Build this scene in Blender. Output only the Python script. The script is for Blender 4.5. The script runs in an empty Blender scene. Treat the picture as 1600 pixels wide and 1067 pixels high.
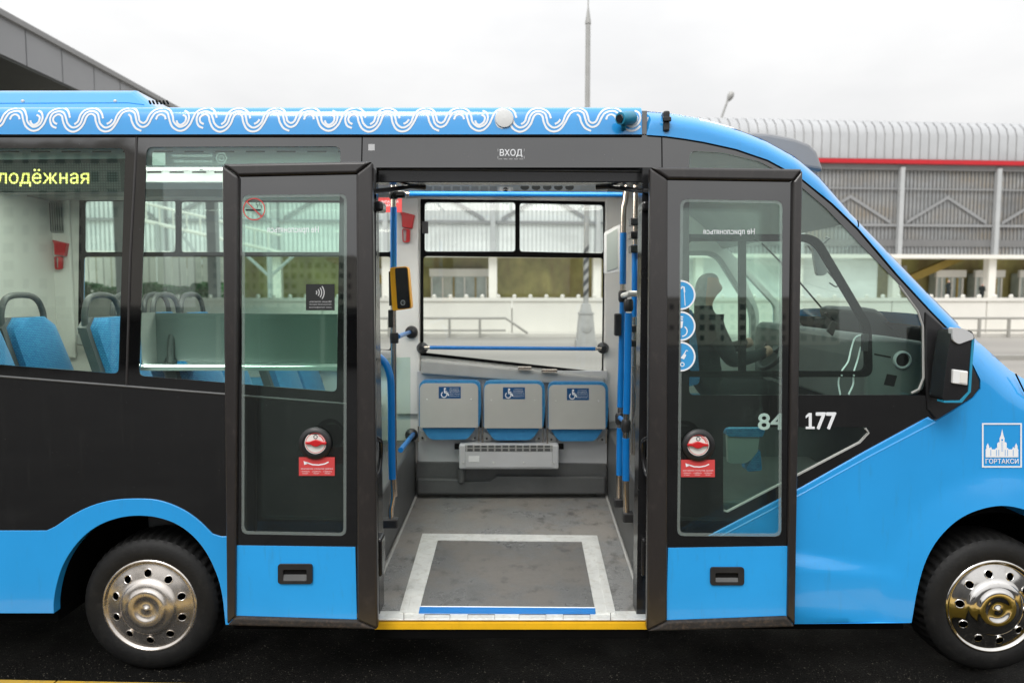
import bpy, bmesh, math, random
from mathutils import Vector, Matrix
from mathutils.geometry import delaunay_2d_cdt

random.seed(7)
scene = bpy.context.scene
R = math.radians

# ------------------------------------------------------------------ camera, world, sun, exposure
FPX, PW, PH = 1067.0, 1600.0, 1067.0
PITCH = R(4.18)
CAM = Vector((0.0, -3.2, 1.87))
cd = bpy.data.cameras.new('camera'); co = bpy.data.objects.new('camera', cd)
scene.collection.objects.link(co); scene.camera = co
co.location = CAM; co.rotation_euler = (R(90) - PITCH, 0, 0)
cd.sensor_width = 36.0; cd.lens = 36.0 * FPX / PW
cd.clip_start = 0.05; cd.clip_end = 2000
cd.dof.use_dof = True; cd.dof.focus_distance = 3.35; cd.dof.aperture_fstop = 2.0

world = bpy.data.worlds.new('World'); scene.world = world; world.use_nodes = True
SUN_EL, SUN_AZ = R(50), R(200)
def build_world():
    nt = world.node_tree; nt.nodes.clear()
    out = nt.nodes.new('ShaderNodeOutputWorld'); bg = nt.nodes.new('ShaderNodeBackground')
    sky = nt.nodes.new('ShaderNodeTexSky'); sky.sky_type = 'NISHITA'; sky.sun_disc = False
    sky.sun_elevation = SUN_EL; sky.sun_rotation = SUN_AZ
    sky.air_density = 1.0; sky.dust_density = 3.0; sky.ozone_density = 1.0
    bw = nt.nodes.new('ShaderNodeRGBToBW')
    nt.links.new(sky.outputs[0], bw.inputs[0])
    # overcast: a cloud deck, faintly mottled, mixed with the clear sky's brightness
    tc = nt.nodes.new('ShaderNodeTexCoord')
    mp = nt.nodes.new('ShaderNodeMapping'); mp.inputs['Scale'].default_value = (1.6, 1.6, 4.0)
    nz = nt.nodes.new('ShaderNodeTexNoise'); nz.inputs['Scale'].default_value = 1.9
    nz.inputs['Detail'].default_value = 5; nz.inputs['Roughness'].default_value = 0.5
    nt.links.new(tc.outputs['Generated'], mp.inputs[0]); nt.links.new(mp.outputs[0], nz.inputs[0])
    cr = nt.nodes.new('ShaderNodeValToRGB')
    cr.color_ramp.elements[0].position = 0.34; cr.color_ramp.elements[0].color = (9.1, 9.15, 9.25, 1)
    cr.color_ramp.elements[1].position = 0.66; cr.color_ramp.elements[1].color = (10.5, 10.5, 10.5, 1)
    nt.links.new(nz.outputs[0], cr.inputs[0])
    mx = nt.nodes.new('ShaderNodeMix'); mx.data_type = 'RGBA'; mx.inputs[0].default_value = 0.85
    nt.links.new(bw.outputs[0], mx.inputs[6]); nt.links.new(cr.outputs[0], mx.inputs[7])
    bg.inputs['Strength'].default_value = 0.1
    # an overcast sky brightens steadily from the horizon to the zenith
    sx = nt.nodes.new('ShaderNodeSeparateXYZ'); nt.links.new(tc.outputs['Generated'], sx.inputs[0])
    cl = nt.nodes.new('ShaderNodeMath'); cl.operation = 'MAXIMUM'; cl.inputs[1].default_value = 0.0; nt.links.new(sx.outputs[2], cl.inputs[0])
    gr = nt.nodes.new('ShaderNodeMath'); gr.operation = 'MULTIPLY_ADD'; gr.inputs[1].default_value = 1.0; gr.inputs[2].default_value = 0.66; nt.links.new(cl.outputs[0], gr.inputs[0])
    sc_ = nt.nodes.new('ShaderNodeVectorMath'); sc_.operation = 'SCALE'
    nt.links.new(mx.outputs[2], sc_.inputs[0]); nt.links.new(gr.outputs[0], sc_.inputs['Scale'])
    nt.links.new(sc_.outputs[0], bg.inputs[0]); nt.links.new(bg.outputs[0], out.inputs[0])
build_world()
sd = bpy.data.lights.new('sun', 'SUN'); so = bpy.data.objects.new('sun', sd); scene.collection.objects.link(so)
sd.energy = 1.5; sd.angle = R(25); sd.color = (1.0, 0.975, 0.94)
so.location = (0, -8, 20)
_d = Vector((math.sin(SUN_AZ) * math.cos(SUN_EL), math.cos(SUN_AZ) * math.cos(SUN_EL), math.sin(SUN_EL)))
so.rotation_euler = (-_d).to_track_quat('-Z', 'Y').to_euler()
vs = scene.view_settings
vs.view_transform = 'Standard'; vs.look = 'None'; vs.gamma = 1.0; vs.use_curve_mapping = False
vs.exposure = 0.22
scene.cycles.transparent_max_bounces = 26
scene.cycles.max_bounces = 7
scene.cycles.sample_clamp_indirect = 6
scene.cycles.use_denoising = True

# ------------------------------------------------------------------ helpers: where things stand
_f = Vector((0, math.cos(PITCH), -math.sin(PITCH))); _u = Vector((0, math.sin(PITCH), math.cos(PITCH)))
def ray(px, py):
    return Vector(((px - PW / 2) / FPX, 0, 0)) + _f - _u * ((py - PH / 2) / FPX)
def A(px, py, Y):                      # point on the upright plane y = Y
    d = ray(px, py); t = (Y - CAM.y) / d.y
    return CAM + d * t
def F(px, py, z):                      # point on the level plane z
    d = ray(px, py); t = (z - CAM.z) / d.z
    return CAM + d * t
TILT = math.tan(R(2.0))
def ys(z): return (z - 0.3) * TILT     # the bus side leans in by two degrees
def S(px, py, off=0.0):                # point on the bus side, off metres proud of it
    d = ray(px, py)
    t = ((CAM.z - 0.3) * TILT - off - CAM.y) / (d.y - d.z * TILT)
    return CAM + d * t

# ------------------------------------------------------------------ helpers: objects
COL = scene.collection
WLOC = {}
def link(o, parent, loc):
    COL.objects.link(o); o.location = loc; WLOC[o.name] = Vector(loc)
    if parent is not None:
        o.parent = parent; o.matrix_parent_inverse = Matrix.Translation(-WLOC[parent.name])
    return o
def empty(name, loc, label=None, cat=None, group=None, parent=None):
    o = bpy.data.objects.new(name, None); o.empty_display_size = 0.2
    link(o, parent, loc); tag(o, label, cat, group); return o
def tag(o, label=None, cat=None, group=None, kind=None):
    if label: o['label'] = label
    if cat: o['category'] = cat
    if group: o['group'] = group
    if kind: o['kind'] = kind
    return o
def mesh(name, verts, faces, mat, parent=None, smooth=False, fmat=None, bevel=0.0, seg=2, auto=None, label=None):
    vs_ = [Vector(v) for v in verts]
    lo = Vector((min(v.x for v in vs_), min(v.y for v in vs_), min(v.z for v in vs_)))
    hi = Vector((max(v.x for v in vs_), max(v.y for v in vs_), max(v.z for v in vs_)))
    c = (lo + hi) / 2
    me = bpy.data.meshes.new(name)
    me.from_pydata([v - c for v in vs_], [], faces)
    bm = bmesh.new(); bm.from_mesh(me); bmesh.ops.recalc_face_normals(bm, faces=bm.faces)
    bm.to_mesh(me); bm.free()
    for m in (mat if isinstance(mat, (list, tuple)) else [mat]): me.materials.append(m)
    if fmat:
        for p, i in zip(me.polygons, fmat): p.material_index = i
    if smooth:
        for p in me.polygons: p.use_smooth = True
        if auto: me.set_sharp_from_angle(angle=R(auto))
    o = bpy.data.objects.new(name, me)
    link(o, parent, c)
    if bevel:
        md = o.modifiers.new('bevel', 'BEVEL'); md.width = bevel; md.segments = seg; md.limit_method = 'ANGLE'; md.angle_limit = R(45)
    if label: o['label'] = label
    return o
def joined(parts):                     # [(verts, faces)] -> one list
    V, Fc = [], []
    for v, f in parts:
        n = len(V); V += list(v); Fc += [tuple(i + n for i in q) for q in f]
    return V, Fc
def boxg(lo, hi):
    x0, y0, z0 = lo; x1, y1, z1 = hi
    v = [(x0,y0,z0),(x1,y0,z0),(x1,y1,z0),(x0,y1,z0),(x0,y0,z1),(x1,y0,z1),(x1,y1,z1),(x0,y1,z1)]
    return v, [(0,3,2,1),(4,5,6,7),(0,1,5,4),(1,2,6,5),(2,3,7,6),(3,0,4,7)]
def box(name, lo, hi, mat, parent=None, bevel=0.004, **k):
    lo2 = [min(a, b) for a, b in zip(lo, hi)]; hi2 = [max(a, b) for a, b in zip(lo, hi)]
    v, f = boxg(lo2, hi2); return mesh(name, v, f, mat, parent, bevel=bevel, **k)
def pbox(name, x0, y0, x1, y1, Ya, Yb, mat, parent=None, bevel=0.004, **k):   # a box whose front face fills a pixel box at depth Ya
    a = A(x0, y0, Ya); b = A(x1, y1, Ya)
    return box(name, (a.x, Ya, b.z), (b.x, Yb, a.z), mat, parent, bevel, **k)
def roundpoly(pts, r, n=5):
    out = []; N = len(pts)
    for i in range(N):
        p0, p1, p2 = Vector(pts[i-1][:2]), Vector(pts[i][:2]), Vector(pts[(i+1) % N][:2])
        rr = r[i] if isinstance(r, (list, tuple)) else r
        a = p0 - p1; b = p2 - p1
        rr = min(rr, a.length * 0.45, b.length * 0.45)
        if rr <= 1e-6: out.append(tuple(p1)); continue
        s = p1 + a.normalized() * rr; e = p1 + b.normalized() * rr
        for k in range(n + 1):
            t = k / n
            q = s * (1-t)**2 + p1 * 2*t*(1-t) + e * t*t
            out.append((q.x, q.y))
    return out
def catmull(pts, n=6, closed=False):
    P = [Vector(p) for p in pts]; out = []; N = len(P)
    rng = range(N if closed else N - 1)
    for i in rng:
        p1, p2 = P[i], P[(i+1) % N]
        p0 = P[i-1] if (i > 0 or closed) else p1 * 2 - p2
        p3 = P[(i+2) % N] if (i + 2 < N or closed) else p2 * 2 - p1
        for k in range(n):
            t = k / n
            out.append(0.5 * ((2*p1) + (p2-p0)*t + (2*p0-5*p1+4*p2-p3)*t*t + (3*p1-p0-3*p2+p3)*t**3))
    if not closed: out.append(P[-1])
    return out
def inpoly(x, y, P):
    c = False; j = len(P) - 1
    for i in range(len(P)):
        xi, yi = P[i]; xj, yj = P[j]
        if (yi > y) != (yj > y) and x < (xj - xi) * (y - yi) / (yj - yi) + xi: c = not c
        j = i
    return c
def cdt(outer, holes=(), grid=0, extra=()):
    verts = []; edges = []
    for loop in [outer] + list(holes):
        n = len(verts); verts += [Vector(p) for p in loop]
        edges += [(n + i, n + (i + 1) % len(loop)) for i in range(len(loop))]
    verts += [Vector(p) for p in extra]
    if grid:
        x0 = min(p[0] for p in outer); x1 = max(p[0] for p in outer); y0 = min(p[1] for p in outer); y1 = max(p[1] for p in outer)
        nx = int((x1 - x0) / grid); ny = int((y1 - y0) / grid)
        for i in range(1, nx + 1):
            for j in range(1, ny + 1):
                x = x0 + i * grid * 0.999; y = y0 + j * grid * 0.999
                if inpoly(x, y, outer) and not any(inpoly(x, y, h) for h in holes): verts.append(Vector((x, y)))
    r = delaunay_2d_cdt(verts, edges, [], 0, 1e-6)
    V, T = r[0], r[2]; keep = []
    for t in T:
        p0, p1, p2 = V[t[0]], V[t[1]], V[t[2]]
        ar = abs((p1.x-p0.x)*(p2.y-p0.y) - (p2.x-p0.x)*(p1.y-p0.y)); lm = max((p1-p0).length, (p2-p1).length, (p0-p2).length)
        if ar < 2e-5 * lm: continue
        cx = sum(V[i].x for i in t) / 3; cy = sum(V[i].y for i in t) / 3
        if inpoly(cx, cy, outer) and not any(inpoly(cx, cy, h) for h in holes): keep.append(tuple(t))
    return [(v.x, v.y) for v in V], keep
def slab(name, outer, yf, thick, mat, parent=None, holes=(), grid=0, smooth=False, bevel=0.0, auto=35, **k):
    """outline in (x, z); the front face lies at y = yf(x, z), the back face thick behind it"""
    V, T = cdt(outer, holes, grid)
    n = len(V)
    W = [(x, yf(x, z), z) for x, z in V] + [(x, yf(x, z) + thick, z) for x, z in V]
    cnt = {}
    for t in T:
        for a, b in ((t[0], t[1]), (t[1], t[2]), (t[2], t[0])):
            cnt.setdefault((min(a, b), max(a, b)), []).append((a, b))
    Fc = list(T) + [(c + n, b + n, a + n) for a, b, c in T]
    for e, l in cnt.items():
        if len(l) == 1:
            a, b = l[0]; Fc.append((b, a, a + n, b + n))
    return mesh(name, W, Fc, mat, parent, smooth=smooth, bevel=bevel, auto=auto if smooth else None, **k)
def xz(pts, off=0.0): return [(lambda v: (v.x, v.z))(S(p[0], p[1], off)) for p in pts]
def panel(name, pts, off, thick, mat, parent=None, holes=(), disp=None, **k):   # a body panel outlined on the bus side
    f = (lambda x, z: ys(z) - off) if disp is None else (lambda x, z: ys(z) - off - disp(x, z))
    return slab(name, xz(pts, off), f, thick, mat, parent, [xz(h, off) for h in holes], **k)
def plane_slab(name, pts, Y, thick, mat, parent=None, holes=(), **k):
    cv = lambda L: [(lambda v: (v.x, v.z))(A(p[0], p[1], Y)) for p in L]
    return slab(name, cv(pts), lambda x, z: Y, thick, mat, parent, [cv(h) for h in holes], **k)
def tubeg(pts, rad, n=10):
    P = [Vector(p) for p in pts]; V = []; Fc = []; up = None
    for i, p in enumerate(P):
        t = (P[min(i+1, len(P)-1)] - P[max(i-1, 0)]).normalized()
        if up is None:
            up = Vector((0, 0, 1)) if abs(t.z) < 0.9 else Vector((0, 1, 0))
        up = (up - t * up.dot(t)).normalized(); sd_ = t.cross(up)
        r = rad[i] if isinstance(rad, (list, tuple)) else rad
        for k in range(n):
            a = 2 * math.pi * k / n
            V.append(p + up * math.cos(a) * r + sd_ * math.sin(a) * r)
    for i in range(len(P) - 1):
        for k in range(n):
            Fc.append((i*n+k, i*n+(k+1) % n, (i+1)*n+(k+1) % n, (i+1)*n+k))
    Fc.append(tuple(range(n))[::-1]); Fc.append(tuple((len(P)-1)*n + k for k in range(n)))
    return V, Fc
def tube(name, pts, rad, mat, parent=None, n=12, **k):
    v, f = tubeg(pts, rad, n); return mesh(name, v, f, mat, parent, smooth=True, auto=50, **k)
def latheg(prof, c, axis='y', n=32, cap=False):
    V, Fc = [], []
    for r, h in prof:
        for k in range(n):
            a = 2 * math.pi * k / n; p = (math.cos(a) * r, math.sin(a) * r)
            if axis == 'y': V.append((c[0] + p[0], c[1] - h, c[2] + p[1]))
            elif axis == 'z': V.append((c[0] + p[0], c[1] + p[1], c[2] + h))
            else: V.append((c[0] + h, c[1] + p[0], c[2] + p[1]))
    for i in range(len(prof) - 1):
        for k in range(n):
            Fc.append((i*n+k, i*n+(k+1) % n, (i+1)*n+(k+1) % n, (i+1)*n+k))
    if cap:
        Fc.append(tuple(range(n))); Fc.append(tuple((len(prof)-1)*n + k for k in range(n)))
    return V, Fc
def lathe(name, prof, c, mat, parent=None, axis='y', n=32, cap=True, **k):
    v, f = latheg(prof, c, axis, n, cap); return mesh(name, v, f, mat, parent, smooth=True, auto=35, **k)

class Flat:
    """flat print: shapes in a (u, v) box, v upwards, laid on a surface f(u, v, lift)"""
    def __init__(s): s.V = []; s.T = []; s.M = []
    def tri(s, V, T, m, layer):
        n = len(s.V); s.V += [(p[0], p[1], layer) for p in V]; s.T += [tuple(i + n for i in t) for t in T]; s.M += [m] * len(T); return s
    def poly(s, pts, m=0, layer=0, holes=()):
        V, T = cdt([tuple(p) for p in pts], [list(h) for h in holes]); return s.tri(V, T, m, layer)
    def rect(s, x0, y0, x1, y1, m=0, layer=0): return s.tri([(x0,y0),(x1,y0),(x1,y1),(x0,y1)], [(0,1,2,3)], m, layer)
    def disc(s, cx, cy, rx, m=0, layer=0, ry=None, n=28, a0=0, a1=360):
        ry = ry or rx
        P = [(cx + rx*math.cos(R(a0 + (a1-a0)*k/n)), cy + ry*math.sin(R(a0 + (a1-a0)*k/n))) for k in range(n + (0 if a1-a0 == 360 else 1))]
        return s.tri(P, [tuple(range(len(P)))], m, layer)
    def arc(s, cx, cy, r0, r1, a0=0, a1=360, m=0, layer=0, n=28, asp=1.0):
        V = []; T = []
        for k in range(n + 1):
            a = R(a0 + (a1 - a0) * k / n)
            V += [(cx + r0*math.cos(a), cy + asp*r0*math.sin(a)), (cx + r1*math.cos(a), cy + asp*r1*math.sin(a))]
        for k in range(n): T.append((2*k, 2*k+1, 2*k+3, 2*k+2))
        return s.tri(V, T, m, layer)
    def stroke(s, pts, w, m=0, layer=0, asp=1.0):
        P = [Vector((p[0], p[1] / asp)) for p in pts]; V = []; T = []
        for i, p in enumerate(P):
            t = (P[min(i+1, len(P)-1)] - P[max(i-1, 0)]).normalized(); nn = Vector((-t.y, t.x)) * w / 2
            V += [((p + nn).x, (p + nn).y * asp), ((p - nn).x, (p - nn).y * asp)]
        for i in range(len(P) - 1): T.append((2*i, 2*i+1, 2*i+3, 2*i+2))
        return s.tri(V, T, m, layer)
    def text(s, txt, x0, y0, x1, y1, m=0, layer=0, mirror=False, bold=0.0):
        V, T = text2d(txt, 0.0)
        if not V: return s
        ax = min(p[0] for p in V); bx = max(p[0] for p in V); ay = min(p[1] for p in V); by = max(p[1] for p in V)
        W = []
        for p in V:
            u = (p[0] - ax) / (bx - ax); v = (p[1] - ay) / (by - ay)
            if mirror: u = 1 - u
            W.append((x0 + (x1-x0)*u, y0 + (y1-y0)*v))
        s.tri(W, T, m, layer)
        if bold:
            bx_ = bold * (x1 - x0) / (bx - ax); by_ = bold * (y1 - y0) / (by - ay)
            for k, (dx, dy) in enumerate(((bx_, 0), (-bx_, 0), (0, by_), (0, -by_), (bx_*.7, by_*.7), (-bx_*.7, -by_*.7), (bx_*.7, -by_*.7), (-bx_*.7, by_*.7))):
                s.tri([(p[0] + dx, p[1] + dy) for p in W], T, m, layer + 0.25 * (k + 1))
        return s
    def build(s, name, f, mats, parent=None, **k):
        return mesh(name, [f(u, v, l * 0.0006) for u, v, l in s.V], s.T, mats, parent, fmat=s.M, **k)
_tc = {}
def wind(x, y, L):
    w = 0
    for (ax, ay), (bx, by) in zip(L, L[1:] + L[:1]):
        if ay <= y:
            if by > y and (bx-ax)*(y-ay) - (x-ax)*(by-ay) > 0: w += 1
        elif by <= y and (bx-ax)*(y-ay) - (x-ax)*(by-ay) < 0: w -= 1
    return w
def text2d(txt, bold=0.0):
    """glyph outlines filled by winding number (some glyphs are drawn with overlapping strokes)"""
    if txt in _tc: return _tc[txt]
    cu = bpy.data.curves.new('tmp', 'FONT'); cu.body = txt; cu.resolution_u = 3; cu.fill_mode = 'NONE'
    o = bpy.data.objects.new('tmp', cu); COL.objects.link(o)
    dg = bpy.context.evaluated_depsgraph_get(); me = o.evaluated_get(dg).to_mesh()
    P = [(v.co.x, v.co.y) for v in me.vertices]; nx = {}
    for e in me.edges: nx.setdefault(e.vertices[0], []).append(e.vertices[1]); nx.setdefault(e.vertices[1], []).append(e.vertices[0])
    o.evaluated_get(dg).to_mesh_clear()
    bpy.data.objects.remove(o); bpy.data.curves.remove(cu)
    seen = set(); loops = []
    for i in range(len(P)):
        if i in seen or i not in nx: continue
        L = [i]; seen.add(i); fwd = [j for j in nx[i] if j == i + 1] or nx[i]; c = fwd[0]
        while c not in seen:
            L.append(c); seen.add(c); n_ = [j for j in nx[c] if j not in seen]
            if not n_: break
            c = n_[0]
        if len(L) > 2: loops.append([P[j] for j in L])
    V, T = [], []
    # group loops into glyphs by overlapping x range
    bb = sorted(((min(p[0] for p in L), max(p[0] for p in L), L) for L in loops), key=lambda q: q[0])
    groups = []
    for a, b, L in bb:
        if groups and a < groups[-1][1] - 1e-4: groups[-1][1] = max(groups[-1][1], b); groups[-1][2].append(L)
        else: groups.append([a, b, [L]])
    for _, _, Ls in groups:
        vv = []; ee = []
        for L in Ls:
            n = len(vv); vv += [Vector(p) for p in L]; ee += [(n + k, n + (k + 1) % len(L)) for k in range(len(L))]
        r = delaunay_2d_cdt(vv, ee, [], 0, 1e-6); n = len(V); V += [(v.x, v.y) for v in r[0]]
        for t in r[2]:
            cx = sum(r[0][k].x for k in t) / 3; cy = sum(r[0][k].y for k in t) / 3
            if sum(wind(cx, cy, L) for L in Ls) != 0: T.append(tuple(k + n for k in t))
    used = sorted({k for t in T for k in t}); mp = {k: i for i, k in enumerate(used)}
    V = [V[k] for k in used]; T = [tuple(mp[k] for k in t) for t in T]
    _tc[txt] = (V, T); return V, T
def onS(x0, y0, x1, y1, off):          # a pixel box on the bus side (v upwards)
    return lambda u, v, l: S(x0 + (x1-x0)*u, y1 + (y0-y1)*v, off + l)
def onY(x0, y0, x1, y1, Y):
    return lambda u, v, l: A(x0 + (x1-x0)*u, y1 + (y0-y1)*v, Y - l)

# ------------------------------------------------------------------ materials
def nodes(name):
    m = bpy.data.materials.new(name); m.use_nodes = True
    nt = m.node_tree; b = nt.nodes['Principled BSDF']; return m, nt, b
def tex(nt, scale, detail=4, stretch=(1, 1, 1), rough=0.55):
    tc = nt.nodes.new('ShaderNodeTexCoord'); ge = nt.nodes.new('ShaderNodeNewGeometry')
    mp = nt.nodes.new('ShaderNodeMapping'); mp.inputs['Scale'].default_value = stretch
    nz = nt.nodes.new('ShaderNodeTexNoise'); nz.inputs['Scale'].default_value = scale
    nz.inputs['Detail'].default_value = detail; nz.inputs['Roughness'].default_value = rough
    nt.links.new(ge.outputs['Position'], mp.inputs[0]); nt.links.new(mp.outputs[0], nz.inputs[0])
    return nz.outputs[0]
def ramp(nt, src, p0, c0, p1, c1):
    cr = nt.nodes.new('ShaderNodeValToRGB'); e = cr.color_ramp.elements
    v4 = lambda c: (c, c, c, 1) if isinstance(c, (int, float)) else (*c, 1)
    e[0].position = p0; e[0].color = v4(c0); e[1].position = p1; e[1].color = v4(c1)
    nt.links.new(src, cr.inputs[0]); return cr.outputs[0]
def mixc(nt, fac, a, b, mode='MIX'):
    mx = nt.nodes.new('ShaderNodeMix'); mx.data_type = 'RGBA'; mx.blend_type = mode
    for sock, v in ((mx.inputs[0], fac), (mx.inputs[6], a), (mx.inputs[7], b)):
        if isinstance(v, (int, float)): sock.default_value = v if sock is mx.inputs[0] else (v, v, v, 1)
        elif isinstance(v, tuple): sock.default_value = (*v[:3], 1)
        else: nt.links.new(v, sock)
    return mx.outputs[2]
def bump(nt, b, src, strength, dist=0.01):
    bp = nt.nodes.new('ShaderNodeBump'); bp.inputs['Strength'].default_value = strength; bp.inputs['Distance'].default_value = dist
    nt.links.new(src, bp.inputs['Height']); nt.links.new(bp.outputs[0], b.inputs['Normal'])
def pm(name, col, rough=0.5, metal=0.0, spec=0.5, var=0.12, scale=6.0, stretch=(1, 1, 1), coat=0.0, dirt=None, dirt_amt=0.0, dscale=40, bmp=0.0, bscale=200, rvar=0.0, dstretch=(1,1,1), ior=1.5, spots=0.0):
    m, nt, b = nodes(name)
    n = tex(nt, scale, 5, stretch)
    c = mixc(nt, ramp(nt, n, 0.3, 0.0, 0.7, 1.0), tuple(x * (1 - var) for x in col), tuple(min(1, x * (1 + var)) for x in col))
    if dirt:
        d = tex(nt, dscale, 6, dstretch, 0.7)
        c = mixc(nt, ramp(nt, d, 0.62 - 0.2 * dirt_amt, 0.0, 0.75, dirt_amt), c, dirt)
    nt.links.new(c, b.inputs['Base Color'])
    b.inputs['Roughness'].default_value = rough; b.inputs['Metallic'].default_value = metal
    b.inputs['Specular IOR Level'].default_value = spec; b.inputs['Coat Weight'].default_value = coat
    b.inputs['Coat Roughness'].default_value = 0.06
    if rvar:
        r = ramp(nt, tex(nt, scale * 2.3, 5, stretch), 0.3, max(0, rough - rvar), 0.7, rough + rvar)
        nt.links.new(r, b.inputs['Roughness'])
    b.inputs['IOR'].default_value = ior
    if spots:                          # dried rain drops dull the gloss in small specks
        r = ramp(nt, tex(nt, 95, 2), 0.71, rough, 0.77, 0.28)
        nt.links.new(r, b.inputs['Roughness']); nt.links.new(r, b.inputs['Coat Roughness'])
    if bmp: bump(nt, b, tex(nt, bscale, 3), bmp, 0.004)
    return m
def emit(name, col, strength):
    m, nt, b = nodes(name)
    b.inputs['Base Color'].default_value = (*col, 1); b.inputs['Emission Color'].default_value = (*col, 1); b.inputs['Emission Strength'].default_value = strength
    return m
def glass(name, tint, base=0.05, rough=0.0, dusty=0.012, milk=0.0):
    m = bpy.data.materials.new(name); m.use_nodes = True; nt = m.node_tree; nt.nodes.clear()
    out = nt.nodes.new('ShaderNodeOutputMaterial')
    tr = nt.nodes.new('ShaderNodeBsdfTransparent'); tr.inputs[0].default_value = (*tint, 1)
    gl = nt.nodes.new('ShaderNodeBsdfGlossy'); gl.inputs['Roughness'].default_value = rough
    df = nt.nodes.new('ShaderNodeBsdfDiffuse'); df.inputs[0].default_value = (0.55, 0.6, 0.58, 1)
    lw = nt.nodes.new('ShaderNodeLayerWeight'); lw.inputs[0].default_value = 0.5
    pw = nt.nodes.new('ShaderNodeMath'); pw.operation = 'POWER'; pw.inputs[1].default_value = 5
    ma = nt.nodes.new('ShaderNodeMath'); ma.operation = 'MULTIPLY_ADD'; ma.inputs[1].default_value = 1 - base; ma.inputs[2].default_value = base
    nt.links.new(lw.outputs['Facing'], pw.inputs[0]); nt.links.new(pw.outputs[0], ma.inputs[0])
    m0 = nt.nodes.new('ShaderNodeMixShader')
    d = ramp(nt, tex(nt, 3.0, 6, (1, 1, 0.25), 0.7), 0.35, milk, 0.8, milk + dusty)
    nt.links.new(d, m0.inputs[0]); nt.links.new(tr.outputs[0], m0.inputs[1]); nt.links.new(df.outputs[0], m0.inputs[2])
    m1 = nt.nodes.new('ShaderNodeMixShader')
    nt.links.new(ma.outputs[0], m1.inputs[0]); nt.links.new(m0.outputs[0], m1.inputs[1]); nt.links.new(gl.outputs[0], m1.inputs[2])
    nt.links.new(m1.outputs[0], out.inputs[0])
    return m
M = {}
M['blue'] = pm('blue_paint', (0.024, 0.335, 0.78), 0.22, 0, 0.5, 0.05, 2.0, coat=1.0, bmp=0.25, bscale=2.0, dirt=(0.05, 0.2, 0.36), dirt_amt=0.25, dscale=28, dstretch=(1, 1, 0.12))
M['bluelt'] = pm('blue_vinyl', (0.026, 0.345, 0.80), 0.25, 0, 0.5, 0.04, 3.0, coat=0.6, dirt=(0.05, 0.2, 0.36), dirt_amt=0.3, dscale=40, dstretch=(1, 1, 0.15))
M['black'] = pm('black_gloss_paint', (0.004, 0.004, 0.0043), 0.05, 0, 1.0, 0.15, 3, coat=1.0, dirt=(0.02, 0.0195, 0.0185), dirt_amt=0.4, dscale=55, dstretch=(1, 1, 0.035), bmp=0.35, bscale=2.2, ior=1.65, spots=1)
M['blackwin'] = pm('black_window_border', (0.005, 0.005, 0.0055), 0.03, 0, 1.0, 0.1, 3, coat=1.0, dirt=(0.03, 0.028, 0.026), dirt_amt=0.3, dscale=120, ior=1.6, spots=1)
M['blackpl'] = pm('black_plastic', (0.018, 0.018, 0.019), 0.42, 0, 0.5, 0.2, 20, bmp=0.15)
M['blacksm'] = pm('smooth_black_plastic', (0.014, 0.014, 0.015), 0.18, 0, 0.5, 0.1, 10)
M['seal'] = pm('weathered_door_rubber', (0.022, 0.019, 0.018), 0.30, 0, 0.8, 0.15, 9, (1, 1, 0.15), dirt=(0.075, 0.062, 0.055), dirt_amt=0.4, dscale=30, bmp=0.05, bscale=320, dstretch=(1, 1, 0.5))
M['sealdirty'] = pm('muddy_door_rubber', (0.02, 0.018, 0.017), 0.7, 0, 0.4, 0.3, 14, dirt=(0.11, 0.075, 0.05), dirt_amt=0.7, dscale=60, bmp=0.4, bscale=200)
M['glass'] = glass('green_window_glass', (0.88, 0.98, 0.935), 0.075)
M['dglass'] = glass('door_glass', (0.90, 0.975, 0.94), 0.07, milk=0.002)
M['frost'] = glass('door_glass_rim', (0.85, 0.9, 0.88), 0.05, milk=0.16)
M['fglass'] = glass('far_window_glass', (0.96, 0.985, 0.975), 0.03)
M['cream'] = pm('cream_interior_panel', (0.74, 0.73, 0.69), 0.5, 0, 0.4, 0.04, 4)
M['white'] = pm('white_plastic', (0.78, 0.79, 0.78), 0.45, 0, 0.4, 0.03, 5)
M['whitep'] = pm('white_vinyl', (0.84, 0.86, 0.88), 0.45, 0, 0.4, 0.02, 5)
M['greyl'] = pm('light_grey_panel', (0.52, 0.525, 0.53), 0.5, 0, 0.4, 0.05, 4)
M['greym'] = pm('grey_moulding', (0.36, 0.36, 0.345), 0.5, 0, 0.4, 0.07, 5)
M['dashg'] = pm('dark_dashboard_plastic', (0.13, 0.14, 0.135), 0.5, 0, 0.4, 0.1, 6)
M['caseg'] = pm('grey_green_case', (0.16, 0.18, 0.175), 0.25, 0, 0.5, 0.04, 4)
M['greyd'] = pm('dark_grey_plastic', (0.085, 0.088, 0.088), 0.45, 0, 0.5, 0.12, 5, dirt=(0.13, 0.13, 0.125), dirt_amt=0.4, dscale=18)
M['greyseat'] = pm('seat_back_panel', (0.47, 0.47, 0.44), 0.45, 0, 0.4, 0.05, 4)
M['alu'] = pm('scuffed_aluminium', (0.70, 0.71, 0.685), 0.42, 0.35, 0.5, 0.1, 10, (1, 1, 1), dirt=(0.40, 0.37, 0.30), dirt_amt=0.6, dscale=24, rvar=0.12)
M['steel'] = pm('brushed_steel', (0.66, 0.58, 0.50), 0.22, 1.0, 0.5, 0.06, 30)
M['chrome'] = pm('road_dusted_chrome', (0.80, 0.78, 0.75), 0.10, 1.0, 0.5, 0.06, 12, dirt=(0.34, 0.31, 0.28), dirt_amt=0.5, dscale=9, rvar=0.05)
M['chromed'] = pm('dull_dusty_chrome', (0.72, 0.67, 0.62), 0.24, 0.9, 0.5, 0.08, 12, dirt=(0.30, 0.26, 0.23), dirt_amt=0.6, dscale=8, rvar=0.08)
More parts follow.
